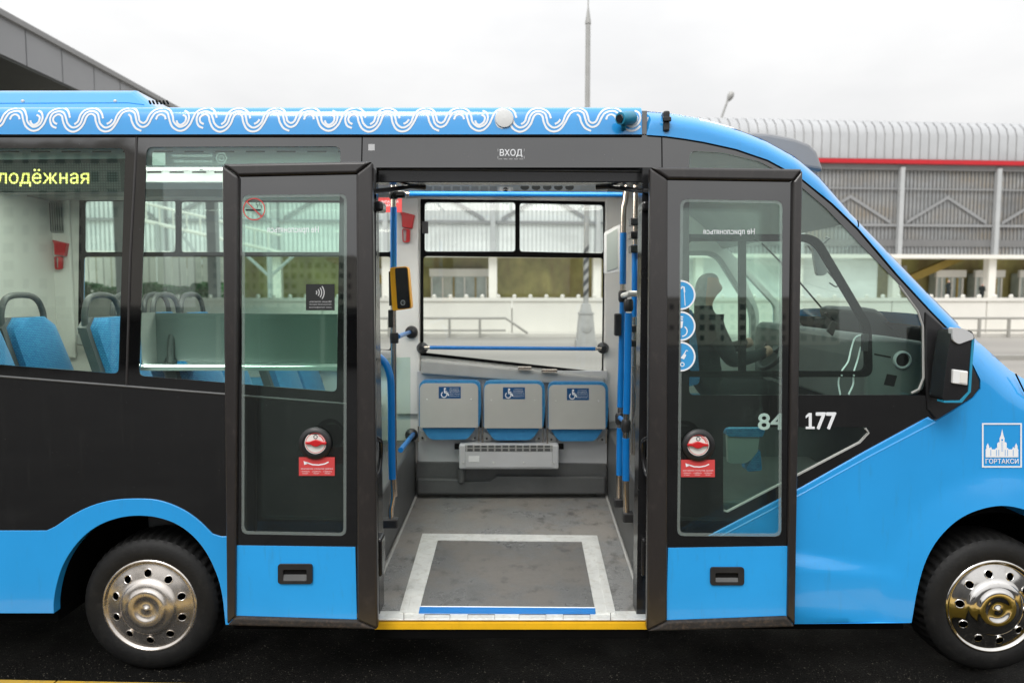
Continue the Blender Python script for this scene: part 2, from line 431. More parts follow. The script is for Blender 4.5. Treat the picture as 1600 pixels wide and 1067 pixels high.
M['tyre'] = pm('tyre_rubber', (0.006, 0.006, 0.006), 0.62, 0, 0.4, 0.25, 14, dirt=(0.028, 0.026, 0.023), dirt_amt=0.5, dscale=20, bmp=0.3, bscale=90)
M['dark'] = pm('matt_black', (0.006, 0.006, 0.006), 0.9, 0, 0.1, 0.1, 5)
M['sleeve'] = pm('blue_pole_sleeve', (0.005, 0.165, 0.50), 0.28, 0, 0.5, 0.04, 8)
M['yellow'] = pm('yellow_strip', (0.83, 0.47, 0.015), 0.45, 0, 0.4, 0.07, 10, dirt=(0.4, 0.25, 0.05), dirt_amt=0.25, dscale=50)
M['orange'] = pm('yellow_orange_plastic', (0.80, 0.36, 0.006), 0.4, 0, 0.45, 0.03, 10)
M['red'] = pm('red_plastic', (0.52, 0.016, 0.02), 0.3, 0, 0.5, 0.08, 10)
M['redst'] = pm('red_sticker', (0.60, 0.065, 0.065), 0.5, 0, 0.3, 0.04, 10)
M['bluest'] = pm('blue_sticker', (0.008, 0.075, 0.21), 0.5, 0, 0.3, 0.04, 10)
M['skyst'] = pm('light_blue_sticker', (0.05, 0.33, 0.68), 0.5, 0, 0.3, 0.05, 10)
M['blackst'] = pm('black_sticker', (0.02, 0.022, 0.022), 0.35, 0, 0.5, 0.1, 10)
M['led'] = emit('led_strip', (0.93, 1.0, 0.95), 9.0)
M['lamp'] = emit('ceiling_fill_glow', (1.0, 0.96, 0.89), 6.0)  # glow added as interior fill
M['tubel'] = emit('light_tube_glow', (1.0, 0.95, 0.85), 5.0)
M['camblue'] = pm('turquoise_camera_paint', (0.02, 0.26, 0.42), 0.35, 0, 0.5, 0.08, 20)
M['lens'] = pm('camera_lens', (0.01, 0.012, 0.016), 0.05, 0, 1.0, 0.1, 10, coat=1)
def m_fabric():
    m, nt, b = nodes('blue_woven_seat_fabric')
    ge = nt.nodes.new('ShaderNodeNewGeometry')
    mp = nt.nodes.new('ShaderNodeMapping'); mp.inputs['Rotation'].default_value = (0, 0, 0)
    nt.links.new(ge.outputs['Position'], mp.inputs[0])
    br = nt.nodes.new('ShaderNodeTexBrick'); br.inputs['Scale'].default_value = 26
    br.inputs['Color1'].default_value = (0.003, 0.115, 0.34, 1); br.inputs['Color2'].default_value = (0.008, 0.18, 0.43, 1); br.inputs['Mortar'].default_value = (0.06, 0.32, 0.56, 1)
    br.inputs['Mortar Size'].default_value = 0.05
    sw = nt.nodes.new('ShaderNodeCombineXYZ'); sp = nt.nodes.new('ShaderNodeSeparateXYZ')
    nt.links.new(mp.outputs[0], sp.inputs[0])
    ad = nt.nodes.new('ShaderNodeMath'); ad.operation = 'ADD'; nt.links.new(sp.outputs[0], ad.inputs[0]); nt.links.new(sp.outputs[1], ad.inputs[1])
    nt.links.new(ad.outputs[0], sw.inputs[0]); nt.links.new(sp.outputs[2], sw.inputs[1])
    nt.links.new(sw.outputs[0], br.inputs[0])
    n = tex(nt, 60, 3)
    c = mixc(nt, ramp(nt, n, 0.4, 0.0, 0.7, 0.5), br.outputs[0], (0.003, 0.10, 0.32))
    nt.links.new(c, b.inputs['Base Color']); b.inputs['Roughness'].default_value = 0.85
    b.inputs['Sheen Weight'].default_value = 0.2
    return m
M['fabric'] = m_fabric()
def m_floor(name='speckled_grey_vinyl_floor', k=1.0):
    m, nt, b = nodes(name)
    n1 = tex(nt, 2.6, 6, (1, 1, 1), 0.65); n2 = tex(nt, 260, 2); n3 = tex(nt, 9, 6, (1.2, 0.8, 1), 0.7)
    c = mixc(nt, ramp(nt, n2, 0.35, 0.0, 0.65, 1.0), (0.14*k, 0.145*k, 0.145*k), (0.26*k, 0.26*k, 0.255*k))
    c = mixc(nt, ramp(nt, n1, 0.44, 0.0, 0.56, 0.85), c, (0.225*k, 0.21*k, 0.19*k))
    c = mixc(nt, ramp(nt, n3, 0.55, 0.0, 0.68, 0.75), c, (0.06, 0.06, 0.058))
    n4 = tex(nt, 34, 6, (1, 0.6, 1), 0.75)
    c = mixc(nt, ramp(nt, n4, 0.58, 0.0, 0.68, 0.5), c, (0.075, 0.075, 0.072))
    nt.links.new(c, b.inputs['Base Color'])
    nt.links.new(ramp(nt, n1, 0.35, 0.22, 0.65, 0.55), b.inputs['Roughness'])
    bump(nt, b, n2, 0.1, 0.002); return m
M['floor'] = m_floor(); M['floordk'] = m_floor('worn_ramp_vinyl', 0.6)
def m_led():
    m, nt, b = nodes('led_matrix_text')
    ge = nt.nodes.new('ShaderNodeNewGeometry'); sp = nt.nodes.new('ShaderNodeSeparateXYZ'); nt.links.new(ge.outputs['Position'], sp.inputs[0])
    prod = None
    for k in (0, 2):
        a = nt.nodes.new('ShaderNodeMath'); a.operation = 'MULTIPLY'; a.inputs[1].default_value = 2 * math.pi / 0.0125; nt.links.new(sp.outputs[k], a.inputs[0])
        s_ = nt.nodes.new('ShaderNodeMath'); s_.operation = 'SINE'; nt.links.new(a.outputs[0], s_.inputs[0])
        g = nt.nodes.new('ShaderNodeMath'); g.operation = 'MULTIPLY_ADD'; g.inputs[1].default_value = 0.5; g.inputs[2].default_value = 0.62; nt.links.new(s_.outputs[0], g.inputs[0])
        if prod is None: prod = g.outputs[0]
        else:
            q = nt.nodes.new('ShaderNodeMath'); q.operation = 'MULTIPLY'; nt.links.new(prod, q.inputs[0]); nt.links.new(g.outputs[0], q.inputs[1]); prod = q.outputs[0]
    st = nt.nodes.new('ShaderNodeMath'); st.operation = 'MULTIPLY_ADD'; st.inputs[1].default_value = 2.6; st.inputs[2].default_value = 0.55; nt.links.new(prod, st.inputs[0])
    b.inputs['Base Color'].default_value = (0.3, 0.3, 0.03, 1); b.inputs['Emission Color'].default_value = (0.95, 0.84, 0.22, 1)
    nt.links.new(st.outputs[0], b.inputs['Emission Strength']); return m
M['ledtext'] = m_led()
def m_asphalt():
    m, nt, b = nodes('wet_asphalt')
    n1 = tex(nt, 1.3, 5); n2 = tex(nt, 170, 3); n3 = tex(nt, 120, 2)
    c = mixc(nt, ramp(nt, n2, 0.35, 0.0, 0.7, 1.0), (0.0025, 0.0025, 0.0025), (0.009, 0.009, 0.0085))
    c = mixc(nt, ramp(nt, n3, 0.68, 0.0, 0.73, 1.0), c, (0.26, 0.24, 0.20))
    nt.links.new(c, b.inputs['Base Color'])
    nt.links.new(ramp(nt, n1, 0.35, 0.35, 0.65, 0.7), b.inputs['Roughness'])
    b.inputs['Specular IOR Level'].default_value = 0.1
    bump(nt, b, n2, 0.8, 0.01); return m
M['asphalt'] = m_asphalt()
def m_paving():
    m, nt, b = nodes('wet_grey_paving')
    ge = nt.nodes.new('ShaderNodeNewGeometry')
    br = nt.nodes.new('ShaderNodeTexBrick'); br.inputs['Scale'].default_value = 1.0; br.inputs['Brick Width'].default_value = 0.9; br.inputs['Row Height'].default_value = 0.45
    br.inputs['Color1'].default_value = (0.015, 0.015, 0.0145, 1); br.inputs['Color2'].default_value = (0.022, 0.0218, 0.021, 1); br.inputs['Mortar'].default_value = (0.006, 0.006, 0.006, 1); br.inputs['Mortar Size'].default_value = 0.016
    nt.links.new(ge.outputs['Position'], br.inputs[0])
    c = mixc(nt, ramp(nt, tex(nt, 1.1, 6), 0.4, 0.0, 0.62, 0.6), br.outputs[0], (0.008, 0.008, 0.008))
    b.inputs['Specular IOR Level'].default_value = 0.05
    nt.links.new(c, b.inputs['Base Color']); b.inputs['Roughness'].default_value = 0.6; return m
M['paving'] = m_paving()
M['kerb'] = pm('worn_yellow_kerb_paint', (0.47, 0.29, 0.03), 0.55, 0, 0.4, 0.12, 8, dirt=(0.10, 0.085, 0.05), dirt_amt=0.7, dscale=16)
M['concrete'] = pm('pale_concrete', (0.62, 0.60, 0.55), 0.8, 0, 0.2, 0.06, 0.8)
M['farroad'] = pm('damp_road', (0.30, 0.285, 0.26), 0.6, 0, 0.3, 0.18, 0.35, (0.3, 1, 1))
M['ribmetal'] = pm('ribbed_roof_metal', (0.50, 0.51, 0.52), 0.4, 0.4, 0.5, 0.07, 0.5)
M['ribdark'] = pm('roof_seam', (0.38, 0.38, 0.38), 0.5, 0.3, 0.5, 0.05, 1)
M['fred'] = pm('red_fascia', (0.50, 0.012, 0.02), 0.4, 0, 0.5, 0.05, 1)
M['fglazl'] = pm('glazing_painted_brighter', (0.78, 0.81, 0.80), 0.2, 0, 0.6, 0.18, 0.35, (0.4, 1, 1))  # lit look of the hall through the bus glass, put into the colour
M['mulll'] = pm('mullion_painted_brighter', (0.50, 0.52, 0.52), 0.5, 0, 0.4, 0.05, 1)  # same mullions, lightened in colour for their look through the bus glass
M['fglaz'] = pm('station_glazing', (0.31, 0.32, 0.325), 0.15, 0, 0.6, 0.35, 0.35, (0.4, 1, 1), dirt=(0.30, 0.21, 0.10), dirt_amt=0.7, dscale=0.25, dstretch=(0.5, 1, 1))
M['mull'] = pm('grey_mullion', (0.18, 0.18, 0.18), 0.5, 0, 0.4, 0.05, 1)
M['fcol'] = pm('pale_steel_column', (0.45, 0.465, 0.47), 0.5, 0, 0.4, 0.05, 1)
M['fbrace'] = pm('grey_bracing', (0.27, 0.275, 0.28), 0.5, 0, 0.4, 0.05, 1)
M['fwhite'] = pm('white_painted_steel', (0.78, 0.76, 0.70), 0.5, 0, 0.4, 0.05, 0.6)
M['olive'] = pm('olive_hall_wall', (0.50, 0.46, 0.17), 0.6, 0, 0.4, 0.4, 0.8, (0.6, 1, 0.5), dirt=(0.34, 0.23, 0.12), dirt_amt=0.9, dscale=0.6, dstretch=(1, 1, 0.15))
M['ochre'] = pm('ochre_stair_side', (0.34, 0.24, 0.05), 0.6, 0, 0.4, 0.15, 0.6)
M['hallglass'] = pm('hall_door_glass', (0.42, 0.47, 0.44), 0.15, 0, 0.5, 0.2, 0.8)
M['railgrey'] = pm('galvanised_rail', (0.36, 0.35, 0.32), 0.5, 0.3, 0.5, 0.08, 3)
M['polegrey'] = pm('silver_pole_paint', (0.40, 0.40, 0.385), 0.45, 0.1, 0.5, 0.08, 4)
M['fascia'] = pm('grey_composite_panel', (0.28, 0.285, 0.295), 0.4, 0.1, 0.5, 0.05, 0.8)
M['fasciaedge'] = pm('grey_coping', (0.27, 0.27, 0.27), 0.5, 0.1, 0.5, 0.05, 1)
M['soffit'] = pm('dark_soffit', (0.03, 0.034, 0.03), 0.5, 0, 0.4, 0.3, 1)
M['hedge'] = pm('hedge_green', (0.14, 0.30, 0.13), 0.8, 0, 0.3, 0.4, 2.5)
M['blockwall'] = pm('pale_apartment_wall', (0.50, 0.47, 0.42), 0.8, 0, 0.2, 0.06, 0.2)
M['blockwin'] = pm('dark_apartment_window', (0.03, 0.033, 0.037), 0.1, 0, 0.5, 0.3, 0.4)
M['skin'] = pm('skin', (0.50, 0.30, 0.22), 0.55, 0, 0.4, 0.05, 8)
M['hair'] = pm('grey_hair', (0.30, 0.29, 0.28), 0.7, 0, 0.3, 0.2, 60)
M['jacket'] = pm('dark_jacket', (0.02, 0.026, 0.026), 0.8, 0, 0.3, 0.2, 12)
M['hubdark'] = pm('wheel_arch_liner', (0.004, 0.004, 0.004), 0.9, 0, 0.05, 0.2, 6)

# ------------------------------------------------------------------ the setting: road, pavement, far side
def sheet(name, pts, mat, kind='structure'):
    o = mesh(name, pts, [tuple(range(len(pts)))], mat); o['kind'] = kind; return o
sheet('road', [(-600, -600, -0.02), (600, -600, -0.02), (600, 900, -0.02), (-600, 900, -0.02)], M['asphalt'])
sheet('far_road', [(-120, 4.5, 0.004), (120, 4.5, 0.004), (120, 25.6, 0.004), (-120, 25.6, 0.004)], M['farroad'])
def kerb_y(x): return -0.285 - 0.033 * (x + 2.3)
pv = [(-60, kerb_y(-60) - 0.32), (60, kerb_y(60) - 0.32), (60, -90), (-60, -90)]
pav = mesh('pavement', [(x, y, 0.16) for x, y in pv] + [(x, y, -0.05) for x, y in pv],
           [(0, 1, 2, 3), (0, 1, 5, 4), (1, 2, 6, 5), (2, 3, 7, 6), (3, 0, 4, 7)], M['paving']); pav['kind'] = 'structure'
for k in range(-9, 10):                # kerb stones along the platform edge, painted yellow
    xa = k * 1.0 + 0.004; xb = k * 1.0 + 0.994
    V = []
    for x in (xa, xb):
        y = kerb_y(x); V += [(x, y, -0.02), (x, y, 0.13), (x, y - 0.02, 0.166), (x, y - 0.318, 0.166), (x, y - 0.318, -0.02)]
    mesh('kerb_stone', V, [(0, 5, 6, 1), (1, 6, 7, 2), (2, 7, 8, 3), (3, 8, 9, 4), (0, 1, 2, 3, 4), (9, 8, 7, 6, 5)], M['kerb'], pav)

# ---- retaining wall with its row of small lights, the deck behind it
WY = 25.6
zw = A(1450, 466, WY).z
zd = A(1481, 437, 56).z - 1.72            # deck level
deck = mesh('station_deck', *boxg((-90, WY + 0.2, 0.0), (90, 70, zd)), M['concrete']); deck['kind'] = 'structure'
wall = mesh('retaining_wall', *boxg((-50, WY - 0.06, zw - 0.12), (50, WY + 0.2, zw + 0.02)), M['fwhite'])
tag(wall, 'long white retaining wall with small lights along its top across the road', 'wall')
for k in range(-12, 13):
    box('wall_panel', (k * 4 + 0.02, WY, 0.0), (k * 4 + 3.98, WY + 0.19, zw - 0.121), M['fwhite'], wall, bevel=0)
lt = None
for k in range(-44, 46):
    x = k * 0.675 + 0.1
    if lt is None:
        lt = lathe('wall_light', [(0.0, 0.0), (0.065, 0.0), (0.085, 0.05), (0.08, 0.1), (0.05, 0.13), (0.0, 0.14)], (x, WY + 0.03, zw + 0.02), M['fwhite'], wall, axis='z', n=10, cap=False)
        z0 = WLOC[lt.name].z
    else:
        c = lt.copy(); COL.objects.link(c); c.location = (x, WY + 0.03, z0)
# kerb at the wall foot and a worn kerb line in mid road
kb = mesh('far_kerb', *boxg((-60, WY - 0.75, 0.0), (60, WY - 0.05, 0.14)), M['concrete']); kb['kind'] = 'structure'
yk = F(1580, 562, 0.0).y
ki = mesh('median_kerb', *boxg((9.5, yk - 0.15, 0.0), (60, yk + 0.15, 0.13)), M['railgrey']); ki['kind'] = 'structure'

def railing(name, x0, x1, label, n, slope_end=False):
    y = WY - 1.1
    zt = A(1450, 497, y).z; zm = A(1450, 516, y).z
    r = empty(name, ((x0 + x1) / 2, y, 0.0), label, 'railing', 'railings in front of the white wall')
    tube('top_rail', [(x0, y, zt), (x1, y, zt)] + ([(x1 + 0.9, y, zm - 0.12)] if slope_end else []), 0.05, M['railgrey'], r, n=8)
    tube('middle_rail', [(x0, y, zm), (x1, y, zm)], 0.04, M['railgrey'], r, n=8)
    tube('bottom_rail', [(x0, y, zm - 0.32), (x1, y, zm - 0.32)], 0.04, M['railgrey'], r, n=8)
    for k in range(n):
        x = x0 + (x1 - x0) * (k + 0.15) / n
        box('post', (x - 0.05, y - 0.04, 0.0), (x + 0.05, y + 0.04, zt), M['railgrey'], r, bevel=0)
xe = A(790, 500, WY - 1.1).x
railing('guard_railing', xe - 32, xe, 'grey guard railing seen through the open bus doorway, ending in a slope', 26, True)
xs_ = A(1385, 500, WY - 1.1).x
railing('guard_railing', xs_, xs_ + 24, 'grey guard railing right of the bus nose before the white wall', 20)

# ---- lamp post with ornate base and striped sleeve
def lamp_post():
    y = WY - 2.0
    b = F(918, 541, 0.0); y = b.y; x = A(916, 400, y).x
    r = empty('lamp_post', (x, y, 0), 'tall grey lamp post with stepped base and striped sleeve seen through the doorway', 'lamp post')
    s = (y - CAM.y) / FPX            # metres per pixel there
    zz = lambda py: A(916, py, y).z
    def frus(name, w0, z0, w1, z1, mat):
        V = []
        for w, z in ((w0, z0), (w1, z1)): V += [(x - w, y - w, z), (x + w, y - w, z), (x + w, y + w, z), (x - w, y + w, z)]
        return mesh(name, V, [(3, 2, 1, 0), (4, 5, 6, 7), (0, 1, 5, 4), (1, 2, 6, 5), (2, 3, 7, 6), (3, 0, 4, 7)], mat, r, bevel=0.01)
    frus('plinth', 16 * s, 0, 15.5 * s, zz(531), M['polegrey'])
    bs = frus('base', 14 * s, zz(531), 10.5 * s, zz(491), M['polegrey'])
    frus('cap', 11.5 * s, zz(491), 11.5 * s, zz(488), M['polegrey']); frus('cap', 9 * s, zz(488), 6 * s, zz(474), M['polegrey'])
    lathe('medallion', [(0.16, 0), (0.16, 0.04), (0.1, 0.05), (0.0, 0.06)], (x, y - 12.2 * s, zz(512)), M['polegrey'], bs, n=16)
    ztop = zz(38)
    lathe('pole', [(4.2 * s, zz(474)), (4.0 * s, zz(200)), (3.7 * s, ztop)], (x, y, 0), M['polegrey'], r, axis='z', n=16)
    lathe('taper', [(4.6 * s, ztop), (4.6 * s, ztop + 0.05), (1.0 * s, zz(12)), (0.7 * s, zz(-60))], (x, y, 0), M['polegrey'], r, axis='z', n=12)
    # candy stripes: dark helical bands on the sleeve
    for k in range(5):
        V = []; Fc = []; n = 10
        for i in range(n + 1):
            a = -math.pi / 2 - math.pi * 0.55 + math.pi * 1.1 * i / n
            for dz in (0, 0.17):
                V.append((x + math.cos(a) * 4.35 * s, y + math.sin(a) * 4.35 * s, zz(468) + 0.36 * k + 0.32 * i / n + dz))
        for i in range(n): Fc.append((2*i, 2*i+1, 2*i+3, 2*i+2))
        mesh('stripe', V, Fc, M['greyd'], r, smooth=True)
lamp_post()
def far_lamp():
    Y = 75; p = A(1126, 188, Y); q = A(1137, 157, Y)
    r = empty('street_lamp', (p.x, Y, zd), 'small curved street lamp poking up behind the ribbed station roof', 'street lamp')
    tube('pole', [(p.x - 0.3, Y, zd - 0.02), (p.x - 0.2, Y, p.z - 2), p, q], 0.12, M['polegrey'], r, n=8)
    hq = [q + Vector((0.02, 0, -0.1)), q + Vector((0.12, 0, 0.1)), q + Vector((0.3, 0, 0.45)), q + Vector((0.42, 0, 0.75)), q + Vector((0.48, 0, 0.95))]
    tube('lamp_head', hq, [0.1, 0.26, 0.36, 0.32, 0.12], M['polegrey'], r, n=10)
far_lamp()

# ---- metro station hall across the road (turned six degrees)
SA = math.atan(0.075); U = Vector((math.cos(SA), math.sin(SA), 0)); NN = Vector((-math.sin(SA), math.cos(SA), 0)); SO = Vector((20, 57, 0))
def st(px, py):
    d = ray(px, py); n = NN; t = n.dot(SO - CAM) / n.dot(d); p = CAM + d * t
    return (p - SO).dot(U), p.z
def sp_(u, w, z): return SO + U * u + NN * w + Vector((0, 0, z))
def sbox(name, u0, u1, w0, w1, z0, z1, mat, parent, **k):
    v, f = boxg((u0, w0, z0), (u1, w1, z1)); return mesh(name, [sp_(*p) for p in v], f, mat, parent, **k)
def station():
    r = empty('metro_station', sp_(0, 0, zd - 0.01), 'long pale metro station hall with ribbed metal roof and red edge', 'building')
    zp = lambda py: st(1440, py)[1]
    zred0, zred1 = zp(257), zp(250.5)
    ztop = zp(181)
    uL = st(-500, 300)[0]; uR = st(2500, 300)[0]
    prof = [(0.0, zred1), (0.0, zred1 + (ztop - zred1) * 0.55), (0.25, zred1 + (ztop - zred1) * 0.74), (0.8, zred1 + (ztop - zred1) * 0.88), (1.8, zred1 + (ztop - zred1) * 0.965), (6.0, ztop + 0.15)]
    ua = st(1010, 220)[0]; w = (st(1453.8, 220)[0] - st(1440, 220)[0])
    def strip(name, u0, u1, lift, mat, par):
        V = []
        for u in (u0, u1): V += [sp_(u, a - lift * 0.7, z + lift) for a, z in prof]
        n = len(prof); Fc = [(i, i + 1, n + i + 1, n + i) for i in range(n - 1)]
        return mesh(name, V, Fc, mat, par, smooth=True)
    base = strip('roof', uL, uR, 0.0, M['ribdark'], r)
    u = ua; first = None
    while u < uR - 3:
        if first is None:
            first = strip('roof_panel', u + 0.05, u + w - 0.05, 0.06, M['ribmetal'], base); u0 = u; l0 = first.location.copy()
        else:
            c = first.copy(); COL.objects.link(c); c.location = l0 + U * (u - u0)
        u += w
    strip('roof_panel', uL, ua - 0.05, 0.06, M['ribmetal'], base)
    sbox('red_fascia', uL, uR, -0.25, 0.2, zred0, zred1 - 0.01, M['fred'], r)
    zg = zp(398)
    um = st(1120, 300)[0]
    sbox('glazing', um, uR, 0.45, 0.6, zg, zred0 - 0.005, M['fglaz'], r); sbox('glazing', uL, um - 0.02, 0.45, 0.6, zg, zred0 - 0.005, M['fglazl'], r)  # left stretch takes the copy painted brighter for the view through the bus
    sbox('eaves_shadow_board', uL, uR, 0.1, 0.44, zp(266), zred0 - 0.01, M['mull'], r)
    # slender mullions, too fine to pick apart
    mu = w * 0.44
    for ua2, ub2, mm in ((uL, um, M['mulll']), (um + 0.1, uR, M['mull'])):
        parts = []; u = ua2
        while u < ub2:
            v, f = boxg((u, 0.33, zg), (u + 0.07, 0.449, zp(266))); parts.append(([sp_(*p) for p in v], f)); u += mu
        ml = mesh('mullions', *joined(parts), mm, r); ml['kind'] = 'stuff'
    cu = st(1409, 300)[0]; cs = st(1560, 300)[0] - cu
    k = -14
    while k < 5:
        u = cu + k * cs
        if uL < u < uR:
            sbox('column', u - 0.2, u + 0.2, -0.1, 0.3, zg, zp(262), M['fcol'], r)
            sbox('lower_column', u - 0.35, u + 0.35, 0.2, 0.9, zd - 0.01, zp(404), M['fwhite'], r)
            for s in (-1, 1):
                a = (u + cs / 2, zp(305)); b = (u + cs / 2 + s * cs * 0.42, zp(345))
                V = [sp_(a[0], 0.28, a[1]), sp_(a[0], 0.28, a[1] - 0.3), sp_(b[0], 0.28, b[1] - 0.3), sp_(b[0], 0.28, b[1]), sp_(a[0], 0.32, a[1]), sp_(a[0], 0.32, a[1] - 0.3), sp_(b[0], 0.32, b[1] - 0.3), sp_(b[0], 0.32, b[1])]
                mesh('brace', V, [(0,1,2,3),(7,6,5,4),(0,3,7,4),(1,5,6,2),(0,4,5,1),(3,2,6,7)], M['fbrace'], r)
        k += 1
    sbox('transom', uL, uR, 0.2, 0.31, zp(354), zp(350), M['fbrace'], r)
    sbox('transom', uL, uR, 0.2, 0.31, zp(296), zp(294), M['fbrace'], r)
    sbox('spandrel', um, uR, 0.32, 0.44, zp(385), zp(374), M['mull'], r)
    sbox('white_beam', uL, uR, -0.5, 1.2, zp(404), zg - 0.005, M['fwhite'], r)
    up, uq = st(962, 430)[0], st(1385, 430)[0]
    sbox('hall_back_wall', uL, up, 5.0, 5.3, zd - 0.01, zp(398.5), M['olive'], r); sbox('hall_back_wall', uq, uR, 5.0, 5.3, zd - 0.01, zp(398.5), M['olive'], r)
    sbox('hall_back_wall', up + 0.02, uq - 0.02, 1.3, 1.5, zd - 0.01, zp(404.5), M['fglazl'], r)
    sbox('hall_ceiling', uL, uR, 1.21, 4.99, zp(400), zp(398.6), M['mull'], r)
    # door lobbies with white sign boards
    for pa, pb in ((1503, 1552), (1567, 1616), (668, 766), (1640, 1690), (560, 610), (210, 330)):
        ua_, ub = st(pa, 430)[0], st(pb, 430)[0]
        d = sbox('door_lobby', ua_ + 0.2, ub - 0.2, 3.6, 4.6, zd - 0.01, zp(425), M['hallglass'], r)
        sbox('sign_board', ua_, ub, 3.3, 3.59, zp(432), zp(420), M['fwhite'], d)
        n = 5
        for i in range(n + 1):
            u = ua_ + 0.2 + (ub - ua_ - 0.4) * i / n
            sbox('door_post', u - 0.06, u + 0.06, 3.45, 3.59, zd - 0.01, zp(433), M['ochre'] if i in (2, 4) else M['fwhite'], d)
    # two ochre stair flights
    for p0, p1 in (((1440, 447), (1540, 404)), ((600, 447), (500, 404))):
        a, b = st(*p0), st(*p1)
        V = []
        for w_ in (2.6, 3.2):
            V += [sp_(a[0], w_, a[1]), sp_(b[0], w_, b[1]), sp_(b[0], w_, b[1] + 0.75), sp_(a[0], w_, a[1] + 0.75)]
        mesh('stair_flight', V, [(0,1,2,3),(7,6,5,4),(0,4,5,1),(1,5,6,2),(2,6,7,3),(3,7,4,0)], M['ochre'], r)
    a, b = st(1440, 428), st(1470, 408)
    for k in range(4):
        sbox('stair_window', a[0] + k * 0.45, a[0] + k * 0.45 + 0.38, 4.6, 4.98, a[1], a[1] + 0.9, M['fwhite'], r)
station()

# ---- white inclined gallery and hedge seen through the left windows
def gallery():
    Y = 40
    a, b = A(185, 308, Y), A(440, 368, Y)
    r = empty('covered_walkway', ((a.x + b.x) / 2, Y, zd - 0.01), 'white sloping covered walkway on struts seen through the left bus windows', 'walkway')
    def beam(name, p, q, t, m): return tube(name, [p, q], t, m, r, n=6)
    d = Vector((0, 0, 1.1))
    beam('top_chord', a, b, 0.08, M['fwhite']); beam('bottom_chord', a - d, b - d, 0.11, M['fwhite'])
    for k in range(12):
        p = a.lerp(b, k / 12); beam('picket', p, p - d, 0.05, M['fwhite'])
    for px in (245, 330, 420):
        t = (px - 185) / 255; p = a.lerp(b, t) - d
        beam('strut', p, Vector((p.x, Y, zd - 0.01)), 0.16, M['fcol'])
        beam('strut', Vector((p.x, Y, zw + 1.2)), p + Vector((1.8, 0, -0.1)), 0.1, M['fcol'])
        beam('strut', Vector((p.x, Y, zw + 1.2)), p + Vector((-1.8, 0, 0)), 0.1, M['fcol'])
gallery()
def panel_fence():
    Y = 33; r0 = A(90, 402, Y); r1 = A(352, 440, Y)
    r = empty('panel_fence', ((r0.x + r1.x) / 2, Y, zd), 'white fence of upright panels behind the hedge seen through the left windows', 'fence')
    n = 22; w = (r1.x - r0.x) / n
    for k in range(n):
        box('fence_panel', (r0.x + k * w + 0.03, Y, zd + 0.1), (r0.x + (k + 1) * w - 0.03, Y + 0.04, r0.z), M['fwhite'], r, bevel=0)
    for k in range(0, n + 1, 2):
        box('fence_post', (r0.x + k * w - 0.06, Y + 0.041, zd - 0.01), (r0.x + k * w + 0.06, Y + 0.15, r0.z + 0.05), M['polegrey'], r, bevel=0)
panel_fence()
def hedge():
    Y = 29; a, b = A(60, 442, Y), A(352, 464, Y)
    V = []; Fc = []
    rnd = random.Random(3)
    for k in range(2600):
        x = rnd.uniform(a.x, b.x); y = Y + rnd.uniform(-0.5, 0.5); z = zw + rnd.uniform(0, 1) * (a.z - zw) * (0.85 + 0.15 * math.sin(x * 2.1))
        s = rnd.uniform(0.06, 0.13); n = len(V); d = Vector((rnd.uniform(-1, 1), rnd.uniform(-1, 1), rnd.uniform(-1, 1))).normalized(); e = d.orthogonal().normalized()
        f_ = d.cross(e)
        V += [Vector((x, y, z)) + e * s, Vector((x, y, z)) + f_ * s, Vector((x, y, z)) - e * s, Vector((x, y, z)) - f_ * s]; Fc.append((n, n+1, n+2, n+3))
    r = empty('clipped_hedge', ((a.x + b.x) / 2, Y, zd - 0.01), 'low green hedge on the far deck seen through the left windows', 'hedge')
    c = mesh('foliage', V, Fc, M['hedge'], r); c['kind'] = 'stuff'
    for k in range(8):
        x = a.x + (b.x - a.x) * (k + 0.5) / 8
        tube('stem', [(x, Y, zd - 0.01), (x + 0.05, Y, zw + 0.5)], 0.03, M['soffit'], r, n=6)
hedge()

# ---- grey canopy building at top left, its long side running away from us
def canopy():
    X0 = -11.0
    def on(px, py): d = ray(px, py); t = X0 / d.x; p = CAM + d * t; return p.y, p.z
    zt = on(0, 26)[1]; zb = on(0, 84)[1]
    yend = 30.0; yst = 5.0
    r = empty('canopy_building', (X0 - 5, 17, 0), 'grey panelled canopy roof edge behind the bus at upper left', 'building')
    js = [yst, 8.0] + [on(px, 120)[0] for px in (-28, 43, 98, 147, 187, 218)] + [26.5, yend]
    for a, b in zip(js[:-1], js[1:]):
        box('fascia_panel', (X0 - 0.06, a + 0.015, zb), (X0, b - 0.015, zt), M['fascia'], r, bevel=0)
    box('fascia_backing', (X0 - 0.16, yst, zb + 0.02), (X0 - 0.061, yend, zt), M['mull'], r, bevel=0)
    box('coping', (X0 - 0.5, yst, zt + 0.001), (X0 + 0.09, yend + 0.05, zt + 0.14), M['fasciaedge'], r, bevel=0.01)
    box('roof_slab', (X0 - 12, yst, zt - 0.25), (X0 - 0.17, yend, zt), M['mull'], r, bevel=0)
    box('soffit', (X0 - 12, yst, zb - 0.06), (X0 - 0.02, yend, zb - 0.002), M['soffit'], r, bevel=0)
    box('side_wall', (X0 - 12, yst, 0), (X0 - 11.7, yend, zb - 0.061), M['blockwall'], r, bevel=0)
    for k in range(7):
        box('window', (X0 - 11.69, yst + 0.5 + k * 3.4, zb - 3.4), (X0 - 11.64, yst + 3.4 + k * 3.4, zb - 0.7), M['hallglass'], r, bevel=0)
    for k in range(4):
        box('column', (X0 - 2.4, yst + 1 + k * 7, -0.03), (X0 - 2.0, yst + 1.4 + k * 7, zb - 0.061), M['fascia'], r, bevel=0)
canopy()

